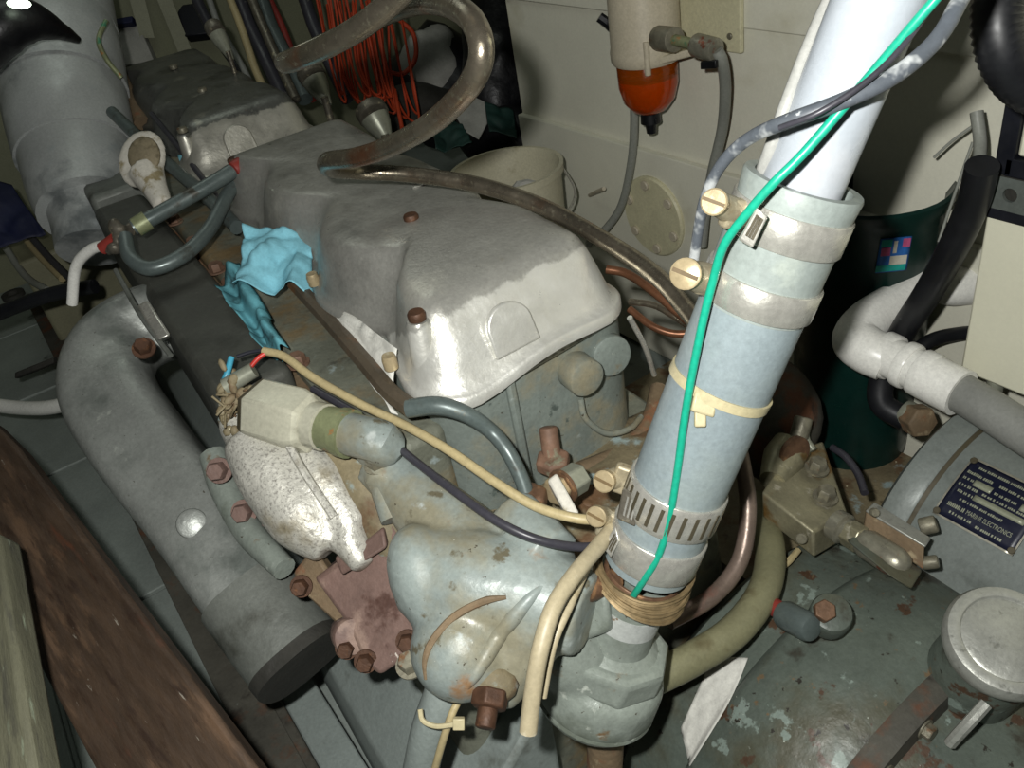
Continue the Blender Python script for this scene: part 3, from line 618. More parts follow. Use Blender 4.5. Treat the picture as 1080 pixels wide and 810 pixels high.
# copper wire wound under the hose end
q = MB(); rr = random.Random(2)
for k in range(16):
    cen = A0+AX*(.020+.0017*k); pts = []; e1 = AX.orthogonal().normalized(); e2 = AX.cross(e1); r = .0455+.005*rr.random()
    for i in range(21):
        a = 2*math.pi*i/20; pts.append(cen+(e1*math.cos(a)+e2*math.sin(a))*(r+.0012*rr.random())+AX*(.010*math.sin(a+.6+.1*k)+.001*rr.random()))
    q.tube(pts, .0016, 5, 2)
tag(obj('copper_wire_coil', q, 'copper_frayed', smooth=60), 'frayed bare copper wire wound round the elbow neck', 'wire')
# cable tie half way down
zt = thing('cable_tie', 'cream cable tie round the middle of the blue hose', 'cable tie', A0+AX*t(405), 'cable ties')
tilt = (AX+CR*.10+CF*.06).normalized(); zc = A0+AX*t(405)
obj('strap', MB().lathe([(-.0045, .0455), (-.0045, .0480), (.0045, .0480), (.0045, .0455)], zc, tilt, 48, closed=True), 'tie_cream', zt)
hp = P(742, 426, 0.738); obj('head', MB().obox(hp, CR*.010+CD*.003, CD*.009-CR*.002, CF*.006), 'tie_cream', zt, bevel=.002)
obj('tail', MB().obox(hp+CD*.013-CR*.003, CR*.005, CD*.007, CF*.003), 'tie_cream', zt, bevel=.0015)
# ------------------------------------------------------------------ cables and pipes in front
cable('green_wire', [P(1120, -180, .50), P(1010, -30, .55), P(960, 30, .57), P(905, 95, .583), P(849, 160, .606), P(817, 192, .617), P(789, 224, .637), P(764, 258, .66), P(751, 300, .685), P(740, 345, .702), P(729, 400, .725), P(721, 448, .745), P(714, 500, .77), P(706, 548, .793), P(695, 585, .813), P(679, 612, .83), P(663, 636, .862)], .0036, 'wire_green', 'bright green wire lying along the blue hose', 'wire', 12)
cable('worn_cable', [P(1060, -170, .62), P(1030, -40, .60), P(1010, 5, .59), P(985, 45, .585), P(940, 82, .582), P(885, 108, .586), P(830, 128, .605), P(790, 146, .64), P(762, 172, .67), P(745, 205, .70), P(737, 240, .73), P(731, 280, .76)], [.006, .006, .006, .006, .006, .0058, .0055, .005, .0048, .0047, .0046, .0046], 'cable_worn', 'thick worn grey and white cable crossing the white pipe', 'cable', 14)
cable('thin_dark_wire', [P(1080, -140, .56), P(1000, -20, .575), P(955, 45, .570), P(915, 85, .572), P(865, 118, .580), P(822, 135, .60)], .0022, 'cable_black', 'thin dark wire running beside the green wire', 'wire')
cable('white_wire', [P(895, -40, .64), P(868, 15, .645), P(845, 70, .65), P(828, 115, .655), P(812, 160, .67), P(797, 200, .70)], .0058, 'wire_white', 'white cable running up the left edge of the white pipe', 'cable', 12)
cable('tan_sender_cable', [P(278, 370, 1.06), P(300, 376, 1.05), P(330, 398, 1.03), P(380, 426, 1.0), P(430, 450, .965), P(475, 476, .93), P(520, 507, .90), P(565, 534, .88), P(610, 547, .865), P(650, 548, .87)], .0053, 'cable_tan', 'tan cable running from the sender to the hose clamps', 'cable', 12)
cable('sender_lead', [P(282, 371, 1.058), P(272, 378, 1.055), P(262, 390, 1.05)], .003, 'wire_red', 'short red lead entering the sender', 'wire')
cable('sender_lead', [P(284, 369, 1.06), P(266, 371, 1.062), P(250, 376, 1.062)], .0025, 'wire_dark', 'short dark lead at the sender', 'wire')
cable('sender_lead', [P(244, 377, 1.06), P(240, 392, 1.052), P(236, 402, 1.05)], .004, 'wire_blue', 'short blue lead at the sender', 'wire')
cable('black_cable', [P(330, 410, 1.08), P(385, 442, 1.02), P(430, 480, .945), P(475, 515, .895), P(525, 550, .855), P(570, 570, .845), P(615, 577, .86), P(650, 572, .88)], .0048, 'cable_black', 'thin black cable under the tan one', 'cable', 10)
cable('pale_twin_cable', [P(652, 550, .87), P(632, 575, .84), P(606, 606, .80), P(584, 640, .775), P(570, 685, .762), P(562, 730, .765), P(557, 772, .77)], .0083, 'cable_pale', 'pale cable hanging in front of the coolant housing', 'cable', 12)
cable('pale_branch_wire', [P(618, 600, .84), P(600, 640, .80), P(583, 680, .785), P(572, 735, .785)], .0045, 'cable_pale', 'thinner pale wire behind the pale cable', 'wire')
cable('lower_hose', [P(480, 690, .92), P(466, 735, .92), P(452, 775, .94), P(440, 830, .98)], .021, 'pan_grey', 'grey-blue hose dropping below the coolant housing', 'hose', 18)
cable('lower_tan_wire', [P(500, 715, .90), P(482, 742, .89), P(470, 772, .89), P(456, 820, .92)], .0042, 'cable_tan', 'thin tan wire beside the lower hose', 'wire')
z2 = thing('cable_tie', 'open curved cable tie on the lower hose', 'cable tie', P(465, 762, .89), 'cable ties')
obj('strap', MB().tube([P(443, 748, .885), P(446, 760, .882), P(460, 766, .88), P(480, 764, .878)], .0028, 8), 'tie_cream', z2)
obj('head', MB().obox(P(484, 763, .877), CR*.006, CD*.006, CF*.004), 'tie_cream', z2, bevel=.001)
# large looped copper pipe
cable('looped_copper_pipe', [P(760, 400, .90), P(740, 350, .93), P(722, 324, .955), P(690, 289, .99), P(640, 255, 1.04), P(570, 217, 1.09), P(500, 194, 1.125), P(430, 184, 1.15), P(375, 181, 1.14), P(348, 178, 1.08), P(346, 170, 1.0), P(375, 166, .94), P(410, 155, .885), P(455, 130, .80), P(493, 93, .72), P(508, 55, .685), P(495, 18, .70), P(462, 3, .77), P(425, 8, .86), P(370, 33, .95), P(316, 58, .98), P(300, 66, .93), P(312, 63, .86), P(350, 46, .79), P(392, 20, .74), P(432, -18, .70), P(470, -70, .66)],
      .0107, 'copper', 'thick copper pipe bent into a large loop above the rocker covers', 'pipe', 20, 8)
cable('small_copper_pipe', [P(640, 284, 1.13), P(662, 289, 1.12), P(690, 308, 1.09), P(725, 338, 1.06)], .006, 'copper_warm', 'thin orange copper pipe under the looped pipe, right of the cover', 'pipe')
cable('small_copper_pipe', [P(664, 318, 1.14), P(690, 322, 1.12), P(712, 334, 1.10), P(740, 352, 1.08)], .0045, 'copper', 'middle thin copper pipe right of the cover', 'pipe')
cable('small_copper_pipe', [P(664, 326, 1.15), P(688, 344, 1.13), P(712, 352, 1.12), P(740, 350, 1.11)], .0052, 'copper_warm', 'lowest thin copper pipe right of the cover', 'pipe')
cable('rusty_pipe', [P(770, 440, 1.12), P(783, 490, 1.12), P(789, 540, 1.11), P(780, 592, 1.10), P(750, 630, 1.08), P(705, 655, 1.06)], .0112, 'pipe_rusty', 'rusty grey pipe curving behind the hose end', 'pipe', 14)
cable('olive_hose', [P(800, 530, 1.38), P(812, 575, 1.22), P(806, 622, 1.13), P(775, 665, 1.08), P(730, 695, 1.05), P(690, 715, 1.03)], .021, 'hose_olive', 'olive hose curving down beside the gearbox', 'hose', 18)
# rags and papers
def fold(u, v, p, nr): return p+nr*.012*math.sin(u*9+v*4)*(.3+v)-UP*.02*max(0, u-.8)*5
crumple('blue_rag', [P(256, 236, 1.33), P(324, 240, 1.30), P(326, 300, 1.22), P(246, 302, 1.25)], 'rag_blue', 'bright blue crumpled rag against the front rocker cover', 'rag', amp=.008, seed=2, freq=20, edge=.06, nu=36, nv=30, extra=fold)
def fold2(u, v, p, nr): return p+nr*.016*math.sin(u*6)*(1)+nr*.008*math.sin(v*13)
crumple('blue_rag', [P(222, 292, 1.32), P(252, 276, 1.32), P(299, 362, 1.13), P(277, 368, 1.13)], 'rag_blue_dirty', 'dirty blue rag trailing down beside the manifold slab', 'rag', amp=.010, seed=4, nu=16, nv=34, extra=fold2)
crumple('blue_rag', [P(186, 160, 1.85), P(212, 160, 1.85), P(216, 185, 1.82), P(196, 192, 1.80)], 'rag_blue', 'small blue rag between the two rocker covers', 'rag', amp=.010, seed=7, nu=12, nv=12)
crumple('paper_towel', [P(328, 312, 1.21), P(372, 332, 1.12), P(416, 366, 1.00), P(412, 406, .995)], 'paper_white', 'white paper towel tucked behind the injector rail', 'paper', amp=.004, seed=9, edge=.08)
crumple('paper_towel', [P(330, 316, 1.27), P(338, 320, 1.262), P(420, 436, 1.03), P(412, 432, 1.032)], 'paper_white', 'thin white paper edge showing left of the injector rail', 'paper', amp=.003, seed=19, edge=.04, nu=8, nv=30)
# ------------------------------------------------------------------ left side
for nm, co8, m, lb in (('timber_plank', [(-12, 440, 1.30), (18, 470, 1.25), (300, 850, .80), (125, 860, .85), (-20, 590, 1.15)], 'timber_brown', 'broad brown weathered plank in the lower left corner'),
                       ('timber_plank', [(-20, 560, .95), (-4, 560, .93), (38, 830, .70), (-20, 840, .72)], 'timber_grey', 'grey-green plank at the extreme lower left edge')):
    poly = [P(*c) for c in co8]; nr = (poly[1]-poly[0]).cross(poly[2]-poly[0]).normalized()
    if nr.dot(CF) < 0: nr = -nr
    # flatten into one plane
    p0, p1, p2 = poly[0], poly[2], poly[3]; nn = (p1-p0).cross(p2-p0).normalized(); nn = nn if nn.dot(CF) > 0 else -nn
    poly = [CC+(p-CC)*((p0-CC).dot(nn)/(p-CC).dot(nn)) for p in poly]
    tag(obj(nm, MB().prism(poly, nn*.035), m, bevel=.006), lb, 'plank')
br = obj('engine_bearer', MB().box((-.36, -.4, 0), (-.285, 2.3, .15)), 'rust_beam', bevel=.004, label='long dark rusty steel bearer on the floor left of the engine', cat='beam')
obj('bearer_flange', MB().box((-.365, -.4, .150), (-.30, 2.3, .158)), 'rust_beam', br, bevel=.002)
obj('bilge_plate', MB().box((-.284, -.3, .10), (-.225, .32, .125)), 'pan_grey', br, bevel=.003)
# cooling pipes crossing the manifold
cp = thing('coolant_pipe', 'pair of grey steel pipes looping over the manifold slab by the rocker covers', 'pipe', P(190, 220, 1.5))
obj('upper_pipe', MB().tube([P(252, 176, 1.50), P(225, 193, 1.48), P(190, 213, 1.46), P(160, 230, 1.44), P(140, 240, 1.43)], .0135, 14), 'tube_steel_blue', cp)
obj('lower_pipe', MB().tube([P(256, 186, 1.53), P(240, 205, 1.50), P(222, 240, 1.44), P(195, 268, 1.39), P(160, 283, 1.37), P(138, 272, 1.38), P(132, 250, 1.41)], .0125, 14), 'tube_steel_blue', cp)
q = MB(); rr = random.Random(8)
for k in range(10):
    q.ell(P(126+rr.uniform(-12, 16), 248+rr.uniform(-10, 14), 1.42+rr.uniform(-.02, .02)), CR*rr.uniform(.008, .016), CD*rr.uniform(.008, .016), CF*.012, 8, 6)
casting('valve_body', q, 'steel_dark', cp, voxel=.004, it=2)
obj('brass_collar', MB().cyl(P(143, 240, 1.42), P(156, 232, 1.425), .0165), 'verdigris', cp)
obj('end_cap', MB().rcyl(P(246, 180, 1.49), P(256, 173, 1.50), .015, .003), 'red_paint', cp)
obj('valve_handle', MB().cyl(P(108, 262, 1.42), P(122, 252, 1.41), .011), 'red_paint', cp)
cable('drain_hose', [P(112, 258, 1.43), P(95, 264, 1.45), P(80, 282, 1.48), P(76, 320, 1.52)], .0095, 'pvc_white', 'short white and rusty hose curving off the valve by the elbow', 'hose')
cable('control_rod', [P(118, 118, 1.9), P(160, 158, 1.78), P(215, 205, 1.58), P(250, 240, 1.48)], .013, 'tube_steel_blue', 'dark steel rod running along the left of the rocker covers', 'rod', 12)
cable('thin_rod', [P(160, 120, 1.9), P(200, 170, 1.75), P(240, 222, 1.58), P(262, 245, 1.5)], .006, 'cable_black', 'thin black rod beside the dark steel rod', 'rod')
# dirty plaster-like ladle shape hung over the manifold
q = MB(); q.ell(P(150, 168, 1.62), CR*.046-CD*.008, CD*.056, CF*.016, 24, 12)
q.tube([P(154, 180, 1.62), P(163, 198, 1.60), P(173, 218, 1.57)], [.034, .024, .018], 12)
pl_ = casting('putty_ladle', q, 'paper_dirty', label='off-white dirty dipper hanging above the manifold slab', cat='dipper', voxel=.005, it=3)
obj('dried_putty', MB().ell(P(152, 164, 1.602), CR*.031, CD*.036, CF*.008, 18, 8), 'putty', pl_, smooth=180)
# lagged exhaust pipe: wrapped segments
lg = thing('lagged_pipe', 'fat grey lagged exhaust pipe rising at the left', 'pipe', P(95, 240, 1.9))
seg = [[(38, -60, 2.25), (50, -10, 2.2), (58, 40, 2.14)], [(55, 25, 2.16), (62, 60, 2.10), (68, 100, 2.06)], [(66, 92, 2.07), (74, 130, 2.03), (82, 165, 2.0)], [(80, 160, 2.0), (88, 195, 1.96), (95, 222, 1.93)], [(92, 215, 1.94), (97, 235, 1.92), (100, 262, 1.9)]]
rad = [[.150, .152, .150], [.146, .148, .146], [.141, .139, .134], [.126, .120, .110], [.088, .085, .080]]
for s_, r_ in zip(seg, rad): obj('lagging_wrap', MB().tube([P(*k) for k in s_], r_, 28), 'lagging', lg)
q = MB()
cable('lagging_wire', [P(112, 22, 2.0), P(104, 42, 1.98), P(112, 62, 1.98), P(128, 82, 2.0)], .006, 'verdigris', 'wire stay looped at the right side of the lagged pipe', 'wire')
tag(obj('pipe_shadow_shape', MB().tube([P(-30, 60, 1.75), P(0, 30, 1.75), P(30, 22, 1.78), P(62, 32, 1.84), P(82, 42, 1.9)], [.05, .055, .045, .02, .008], 14), 'bag_black'), 'dark solid standing in for the soft shadow across the lagged pipe at the top left', 'shadow shape')  # dark solid added where soft shade falls over the pipe
tag(obj('cabin_lamp', MB().ell(P(20, 4, 1.7), CR*.024, CD*.009, CF*.012), 'lamp_glow'), 'small glowing pale green lamp in the top left corner', 'lamp')
tag(obj('red_rag', MB().ell(P(-6, 20, 1.75), CR*.03, CD*.05, CF*.02), 'red_paint', smooth=180), 'dark red cloth at the top left edge', 'rag')
# floor clutter far left
crumple('navy_tarp', [P(-20, 185, 2.3), P(8, 190, 2.3), P(46, 243, 2.25), P(-20, 262, 2.2)], 'tarp_navy', 'dark navy sheet hanging at the left edge', 'sheet', amp=.02, seed=3, freq=8)
cable('black_floor_hose', [P(-20, 338, 1.95), P(20, 322, 1.93), P(60, 309, 1.92), P(100, 302, 1.9)], .0165, 'rubber_black', 'black hose crossing the floor plates at the left edge', 'hose', 12)
cable('floor_conduit', [P(-15, 426, 2.1), P(20, 430, 2.05), P(50, 430, 2.0), P(78, 424, 1.96)], .0175, 'pvc_white', 'white plastic conduit low at the left edge', 'pipe', 14)
for i, (pts, m, lb) in enumerate([([(18, 240, 2.5), (40, 268, 2.4), (66, 294, 2.3)], 'cable_tan', 'pale cable sloping over the floor plates, left of three'), ([(28, 244, 2.45), (52, 272, 2.36), (80, 300, 2.25)], 'cable_black', 'black cable sloping over the floor plates, middle of three'), ([(0, 252, 2.5), (26, 290, 2.4), (50, 306, 2.3)], 'hose_grey', 'grey cable curving over the floor plates, nearest the left edge')]):
    cable('floor_cable', [P(*k) for k in pts], .010, m, lb)
tag(obj('floor_ring', MB().lathe([(0, .03), (.012, .03), (.012, .016), (0, .016)], P(15, 313, 2.35), UP, 16, closed=True), 'soot'), 'small dark ring on the far left floor plates', 'ring')
tag(obj('weathered_box', MB().box((-.33, 1.95, .0), (-.02, 2.30, .42)), 'weathered_plate', bevel=.01), 'tan wooden box on the floor behind the lagged pipe', 'box')
tag(obj('floor_cleat', MB().obox(P(38, 388, 2.2), CR*.05-CD*.02, CD*.008, CF*.01), 'soot', bevel=.003), 'dark bar lying on the floor left of the elbow', 'bar')
# ------------------------------------------------------------------ far bulkhead
rr = random.Random(21)
for i, (x0, x1, r, m, lb) in enumerate([(212, 246, .018, 'cable_black', 'thick black cable hanging on the far bulkhead, left of the bunch'), (222, 250, .010, 'conduit_grey', 'thin grey cable hanging beside the thick black one'), (254, 278, .022, 'cable_black', 'black cable in the middle of the hanging bunch'), (268, 290, .014, 'steel_dark', 'steel grey cable in the middle of the hanging bunch'), (288, 308, .012, 'red_paint', 'dark red cable at the right of the hanging bunch'), (276, 300, .024, 'tube_steel_blue', 'blue-grey pipe at the right of the hanging bunch'), (322, 344, .02, 'cable_black', 'black cable hanging left of the orange cord'), (245, 262, .012, 'cable_tan', 'tan cable hanging in the bunch')]):
    cable('hanging_cable', [P(x0-18, -40, 2.75-.05*(i % 4)), P(x0-4+rr.uniform(-3, 3), -5, 2.72-.05*(i % 4)), P(x0+8, 25, 2.7-.05*(i % 4)), P((x0+x1)/2+8, 50, 2.68-.05*(i % 4)), P(x1+8, 75, 2.66-.05*(i % 4)), P(x1+22, 105, 2.62-.05*(i % 4))], r, m, lb, 'cable', 10)
tag(obj('switch_box', MB().obox(P(205, 24, y=2.93), CR*.045-CD*.006, CD*.06+CR*.018, CF*.03), 'gasket_black', bevel=.005), 'black switch box on the far bulkhead', 'box')
sw = tag(obj('blue_bracket', MB().obox(P(132, 24, y=2.93), CR*.035-CD*.006, CD*.012, CF*.02), 'tarp_navy', bevel=.004), 'small dark blue bracket on the bulkhead right of the lagged pipe', 'bracket')
tag(obj('pale_box', MB().obox(P(142, 50, y=2.93), CR*.055-CD*.01, CD*.07+CR*.03, CF*.03), 'card_grey', bevel=.005), 'pale grey box on the bulkhead right of the lagged pipe', 'box')
tag(obj('rust_post', MB().tube([P(108, 40, 2.3), P(128, 85, 2.2), P(150, 130, 2.1)], .02, 10), 'rust_tan'), 'rusty post behind the lagged pipe', 'post')
# bundles of orange cord
for b, (cx, cy, n, lb) in enumerate([(372, 62, 11, 'large hank of thin orange cord hanging behind the looped pipe'), (405, 80, 7, 'smaller hank of orange cord right of the large one')]):
    q = MB()
    for k in range(n):
        a = cx-26+52*k/n+rr.uniform(-4, 4); h = rr.uniform(34, 48); w_ = rr.uniform(7, 18); d = 2.45+rr.uniform(-.06, .06)
        q.tube([P(a-10+rr.uniform(-5, 5), cy-h-24, d), P(a-w_*.4+4, cy, d), P(a+10, cy+h*.8, d), P(a+w_+8, cy+h, d), P(a+w_*1.3, cy+h*.4, d), P(a+w_*.7-6, cy-h-20, d)], .0036, 6, 6)
    tag(obj('cord_hank', q, 'rope_orange', smooth=60), lb, 'cord')
cable('orange_loop_loop', [P(420, 20, 2.5), P(436, 36, 2.5), P(438, 62, 2.5), P(424, 78, 2.5), P(405, 74, 2.5)], .007, 'rope_orange', 'single orange loop at the right of the cord hanks', 'cord')
cable('orange_cord_end_tail', [P(416, 95, 2.45), P(420, 115, 2.4), P(424, 135, 2.35)], .006, 'rope_orange', 'loose orange cord end hanging behind the front cover', 'cord')
# dark clutter in the corner beyond the wall
def lump(name, px, py, d, a, b, c, m, lb, cat, seed=0, amp=.25):
    cen = P(px, py, d); mb = MB().ell(cen, CR*a, CD*b, CF*c, 24, 16)
    mb.v = [cen+(v-cen)*(1+amp*noise.noise((v-cen)*9+Vector((seed, 0, 0)))) for v in mb.v]
    return tag(obj(name, mb, m, smooth=180), lb, cat)
lump('black_bag', 470, 90, 3.0, .22, .2, .15, 'bag_black', 'large black bag in the corner behind the looped pipe', 'bag', 1)
lump('black_bag', 530, 70, 2.75, .14, .26, .15, 'bag_black', 'black bag against the end of the cream wall', 'bag', 5)
lump('black_bag', 545, 150, 2.65, .18, .1, .15, 'bag_black', 'black bag low behind the cream bucket', 'bag', 9)
lump('grey_bundle', 455, 65, 2.9, .09, .12, .08, 'card_grey', 'grey cloth bundle behind the looped pipe', 'bundle', 12, .5)
lump('dark_bundle', 440, 118, 2.8, .16, .09, .1, 'soot', 'dark brown bundle behind the front rocker cover', 'bundle', 15)
tag(obj('white_card', MB().prism([P(478, 118, 2.5), P(494, 99, 2.55), P(511, 107, 2.55), P(514, 130, 2.5), P(505, 147, 2.45), P(490, 138, 2.47)], CF*.01), 'card_grey', bevel=.002), 'pale grey card among the dark bags', 'card')
crumple('green_tarp', [P(455, 125, 2.45), P(480, 118, 2.5), P(500, 150, 2.4), P(462, 155, 2.38)], 'tarp_green', 'dark green sheet left of the pale card', 'sheet', amp=.02, seed=5, freq=10)
crumple('green_tarp', [P(512, 104, 2.5), P(542, 112, 2.5), P(544, 145, 2.4), P(516, 135, 2.42)], 'tarp_green', 'dark green sheet right of the pale card', 'sheet', amp=.015, seed=6, freq=10)
for (x, y, lb, r) in ((334, 88, 'small bright metal fitting right of the rear rocker cover', .03), (398, 128, 'bright metal cone fitting behind the front rocker cover', .035), (232, 40, 'small pale cap at the far end of the rear rocker cover', .02)):
    ttt = thing('pipe_fitting', lb, 'fitting', P(x, y, 2.0))
    obj('cone', MB().lathe([(0, r), (.02, r*.9), (.07, r*.3)], P(x-3, y-4, 2.02), (P(x+8, y+14, 2.0)-P(x, y, 2.0)), 16), 'nut_grey', ttt); obj('flange', MB().rcyl(P(x-8, y-13, 2.03), P(x-3, y-5, 2.02), r*1.1, .004), 'steel_dark', ttt)
    e_ = P(x+8, y+14, 2.0); obj('stem', MB().cyl(Vector((e_.x, e_.y, 0)), e_, r*.28), 'steel_dark', ttt)
# ------------------------------------------------------------------ right wall
# bucket
bk = thing('cream_bucket', 'cream plastic bucket behind the front rocker cover', 'bucket', (.70, .93, 0))
cb = P(535, 190, 2.0); bt = Vector((cb.x, cb.y, 0)); H = cb.z+.03
obj('bucket_wall', MB().lathe([(0, .0), (0, .105), (.01, .11), (H-.02, .128), (H-.018, .135), (H, .136), (H, .127), (H-.02, .123), (.015, .105), (.012, 0)], bt, UP, 40), 'bucket_cream', bk)
obj('bail', MB().tube([bt+Vector((.13, -.03, H-.02)), bt+Vector((.11, -.11, H-.08)), bt+Vector((.0, -.15, H-.1)), bt+Vector((-.10, -.1, H-.06))], .003, 8), 'steel_band', bk)
tag(obj('stone_lump', MB().ell(P(556, 197, 1.93), CR*.035, CD*.018, CF*.02, 8, 6), 'card_grey', smooth=20), 'grey lump lying on the bucket rim', 'lump')
# fuel filter
FX = .86
ff = thing('fuel_filter', 'cream fuel filter with an amber sediment bowl on the wall', 'filter', P(683, 112, x=FX))
fb = P(682, 62, x=FX); k = 1/515.
obj('filter_body', MB().lathe([(-.002, .066), (.004, .070), (.02, .071), (.03, .069), (.30, .066)], fb, UP, 40), 'filter_cream', ff)
bw = obj('sediment_bowl', MB().lathe([(0, .058), (-.004, .061), (-.05, .060), (-.08, .052), (-.10, .036), (-.108, .018), (-.108, .0)], fb, UP, 40), 'amber', ff)
obj('fuel', MB().lathe([(-.034, .0), (-.034, .056), (-.05, .056), (-.078, .049), (-.098, .034), (-.104, .016), (-.104, 0)], fb, UP, 32), 'amber_fuel', bw)
obj('bowl_baffle', MB().lathe([(-.010, 0), (-.010, .050), (-.016, .057), (-.026, .057), (-.030, .045), (-.030, 0)], fb, UP, 32), 'baffle_brown', bw)
dv = obj('drain_valve', MB().lathe([(-.106, .02), (-.128, .021), (-.130, .012), (-.150, .010), (-.152, .006)], fb, UP, 16), 'black_plastic', ff)
obj('drain_handle', MB().obox(fb-UP*.12, Vector((.003, .022, 0)), Vector((.004, 0, 0)), UP*.006), 'black_plastic', dv, bevel=.001)
obj('mount_flange', MB().prism([fb+Vector((.03, .06, 0)), fb+Vector((-.03, -.055, 0)), fb+Vector((.005, -.13, .02)), fb+Vector((.088, -.13, .02)), fb+Vector((.088, .06, 0))], UP*.014), 'filter_cream', ff, bevel=.003)
obj('mount_plate', MB().box((.93, fb.y-.18, fb.z+.01), (.941, fb.y+.06, fb.z+.26)), 'cream_paint', ff, bevel=.003)
for (dy, dz) in ((-.155, .22), (-.155, .04)): bolt('mount_screw', Vector((.930, fb.y+dy, fb.z+dz)), Vector((-1, 0, 0)), .006, .004, 'bolt_grey', ff)
pu = MB(); pu.rcyl(P(694, 40, x=.81), P(712, 42, x=.80), .022, .003); obj('outlet_nut', pu, 'bolt_grey', ff)
obj('outlet_tube', MB().tube([P(710, 42, x=.80), P(728, 46, x=.80), P(745, 50, x=.80)], .010, 12), 'verdigris', ff)
vl = obj('stop_valve', MB().rcyl(P(733, 47, x=.80), P(756, 53, x=.80), .020, .004), 'fitting_grey', ff)
obj('valve_lever', MB().obox(P(748, 68, x=.79), Vector((.002, .02, -.004)), Vector((.004, 0, 0)), UP*.007), 'black_plastic', vl, bevel=.002)
obj('side_clip', MB().tube([P(632, 18, x=.80), P(640, 24, x=.81), P(646, 30, x=.82)], .010, 8), 'black_plastic', ff)
obj('clamp_stud', MB().cyl(fb+Vector((-.045, -.052, -.012)), fb+Vector((-.045, -.052, .05)), .006), 'filter_cream', ff)
cable('fuel_hose', [P(756, 53, x=.80), P(762, 66, x=.81), P(765, 95, x=.84), P(762, 135, x=.87), P(752, 178, x=.88), P(745, 215, x=.88), P(740, 260, x=.86)], .0105, 'hose_grey', 'grey hose dropping from the filter outlet valve', 'hose', 14)
cable('fuel_hose', [P(668, 95, x=.90), P(669, 130, x=.905), P(666, 170, x=.905), P(656, 215, x=.90), P(640, 240, x=.88), P(620, 258, x=.85)], .0095, 'hose_grey', 'grey hose dropping behind the amber bowl', 'hose', 14)
# round plate with screws
dc = P(690, 228, x=.93); wp = thing('round_plate', 'round cream cover plate screwed to the wall below the filter', 'plate', dc)
obj('disc', MB().lathe([(0, .098), (.006, .098), (.010, .094), (.010, .0)], Vector((.932, dc.y, dc.z)), Vector((-1, 0, 0)), 40), 'cream_paint', wp)
for a in range(0, 360, 60):
    bolt('disc_screw', Vector((.922, dc.y+.078*math.cos(math.radians(a+20)), dc.z+.078*math.sin(math.radians(a+20)))), Vector((-1, 0, 0)), .012, .007, 'filter_cream', wp)
tag(obj('wall_screw', MB().tube([P(622, 206, x=.925), P(630, 202, x=.90), P(637, 199, x=.885)], .005, 8), 'filter_cream'), 'cream screw sticking out of the wall right of the bucket', 'screw')
# white cabinet
cb = thing('white_cabinet', 'white cabinet at the right edge with black edging and a galvanised strap', 'cabinet', (.80, -.4, .47))
z0 = P(1010, 390, x=.75).z; z1 = P(1042, 218, x=.75).z; z2 = P(1046, 184, x=.75).z
obj('lower_panel', MB().box((.75, -.95, z0), (.93, -.170, z1-.012)), 'white_panel', cb, bevel=.004)
obj('upper_panel', MB().box((.75, -.95, z2+.03), (.93, -.195, 1.6)), 'white_panel', cb, bevel=.004)
obj('edge_trim', MB().box((.744, -.195, z2+.005), (.93, -.172, 1.6)), 'gasket_black', cb, bevel=.002)
obj('edge_trim', MB().box((.744, -.95, z2+.004), (.93, -.185, z2+.028)), 'gasket_black', cb, bevel=.002)
obj('edge_trim', MB().box((.744, -.95, z1-.012), (.93, -.172, z1+.004)), 'gasket_black', cb, bevel=.002)
# perforated strap with real holes
q = MB(); cw = .055; zc_ = (z1+z2)/2+.004; hh = (z2-z1)/2
for kx in range(12):
    yc = -.172-cw*(kx+.5); vo = []; vi = []
    for i in range(16):
        a = 2*math.pi*i/16; c_, s_ = math.cos(a), math.sin(a); m_ = max(abs(c_), abs(s_))
        vo.append(Vector((.742, yc+c_/m_*cw/2, zc_+s_/m_*hh))); vi.append(Vector((.742, yc+c_*.0095, zc_+s_*.0095)))
    vi2 = [v+Vector((.005, 0, 0)) for v in vi]
    q.add(vo+vi+vi2, [(i, (i+1) % 16, 16+(i+1) % 16, 16+i) for i in range(16)]+[(16+i, 16+(i+1) % 16, 32+(i+1) % 16, 32+i) for i in range(16)])
obj('perforated_strap', q, 'strap_galv', cb, smooth=30)
obj('strap_back', MB().box((.748, -.95, zc_-hh), (.93, -.174, zc_+hh)), 'soot', cb)
for y in (-.215, -.30): obj('latch', MB().rcyl(Vector((.77, y, z0)), Vector((.77, y, z0-.03)), .012, .002), 'nut_grey', cb)
# ribbed black hose at the top right
cable('ribbed_hose', [P(1085, -140, .80), P(1062, -40, .80), P(1052, 10, .80), P(1058, 55, .81), P(1080, 88, .83), P(1120, 105, .85)], .023, 'rubber_black', 'fat black ribbed hose at the top right corner', 'hose', 18, 12, rr=.05)
cable('black_hose', [P(1036, 175, 1.05), P(1026, 215, 1.10), P(1005, 262, 1.16), P(978, 310, 1.24), P(952, 350, 1.32), P(932, 395, 1.36), P(930, 425, 1.37), P(955, 442, 1.36)], .020, 'rubber_black', 'black hose running down beside the white cabinet', 'hose', 16)
cable('black_hose', [P(962, 372, 1.42), P(985, 358, 1.42), P(1012, 352, 1.43), P(1040, 350, 1.43)], .012, 'rubber_black', 'thin black hose going under the white cabinet', 'hose', 12)
bf = thing('hose_barb', 'brown threaded fitting joining the black hose to the grey motor', 'fitting', P(970, 445, 1.34))
obj('nut', MB().lathe([(0, .026), (.028, .026), (.03, .022)], P(962, 440, 1.35), (P(985, 452, 1.30)-P(962, 440, 1.35)), 6), 'rust_tan', bf, bevel=.002)
obj('ferrule', MB().rcyl(P(952, 434, 1.36), P(966, 442, 1.345), .022, .003), 'nut_grey', bf)
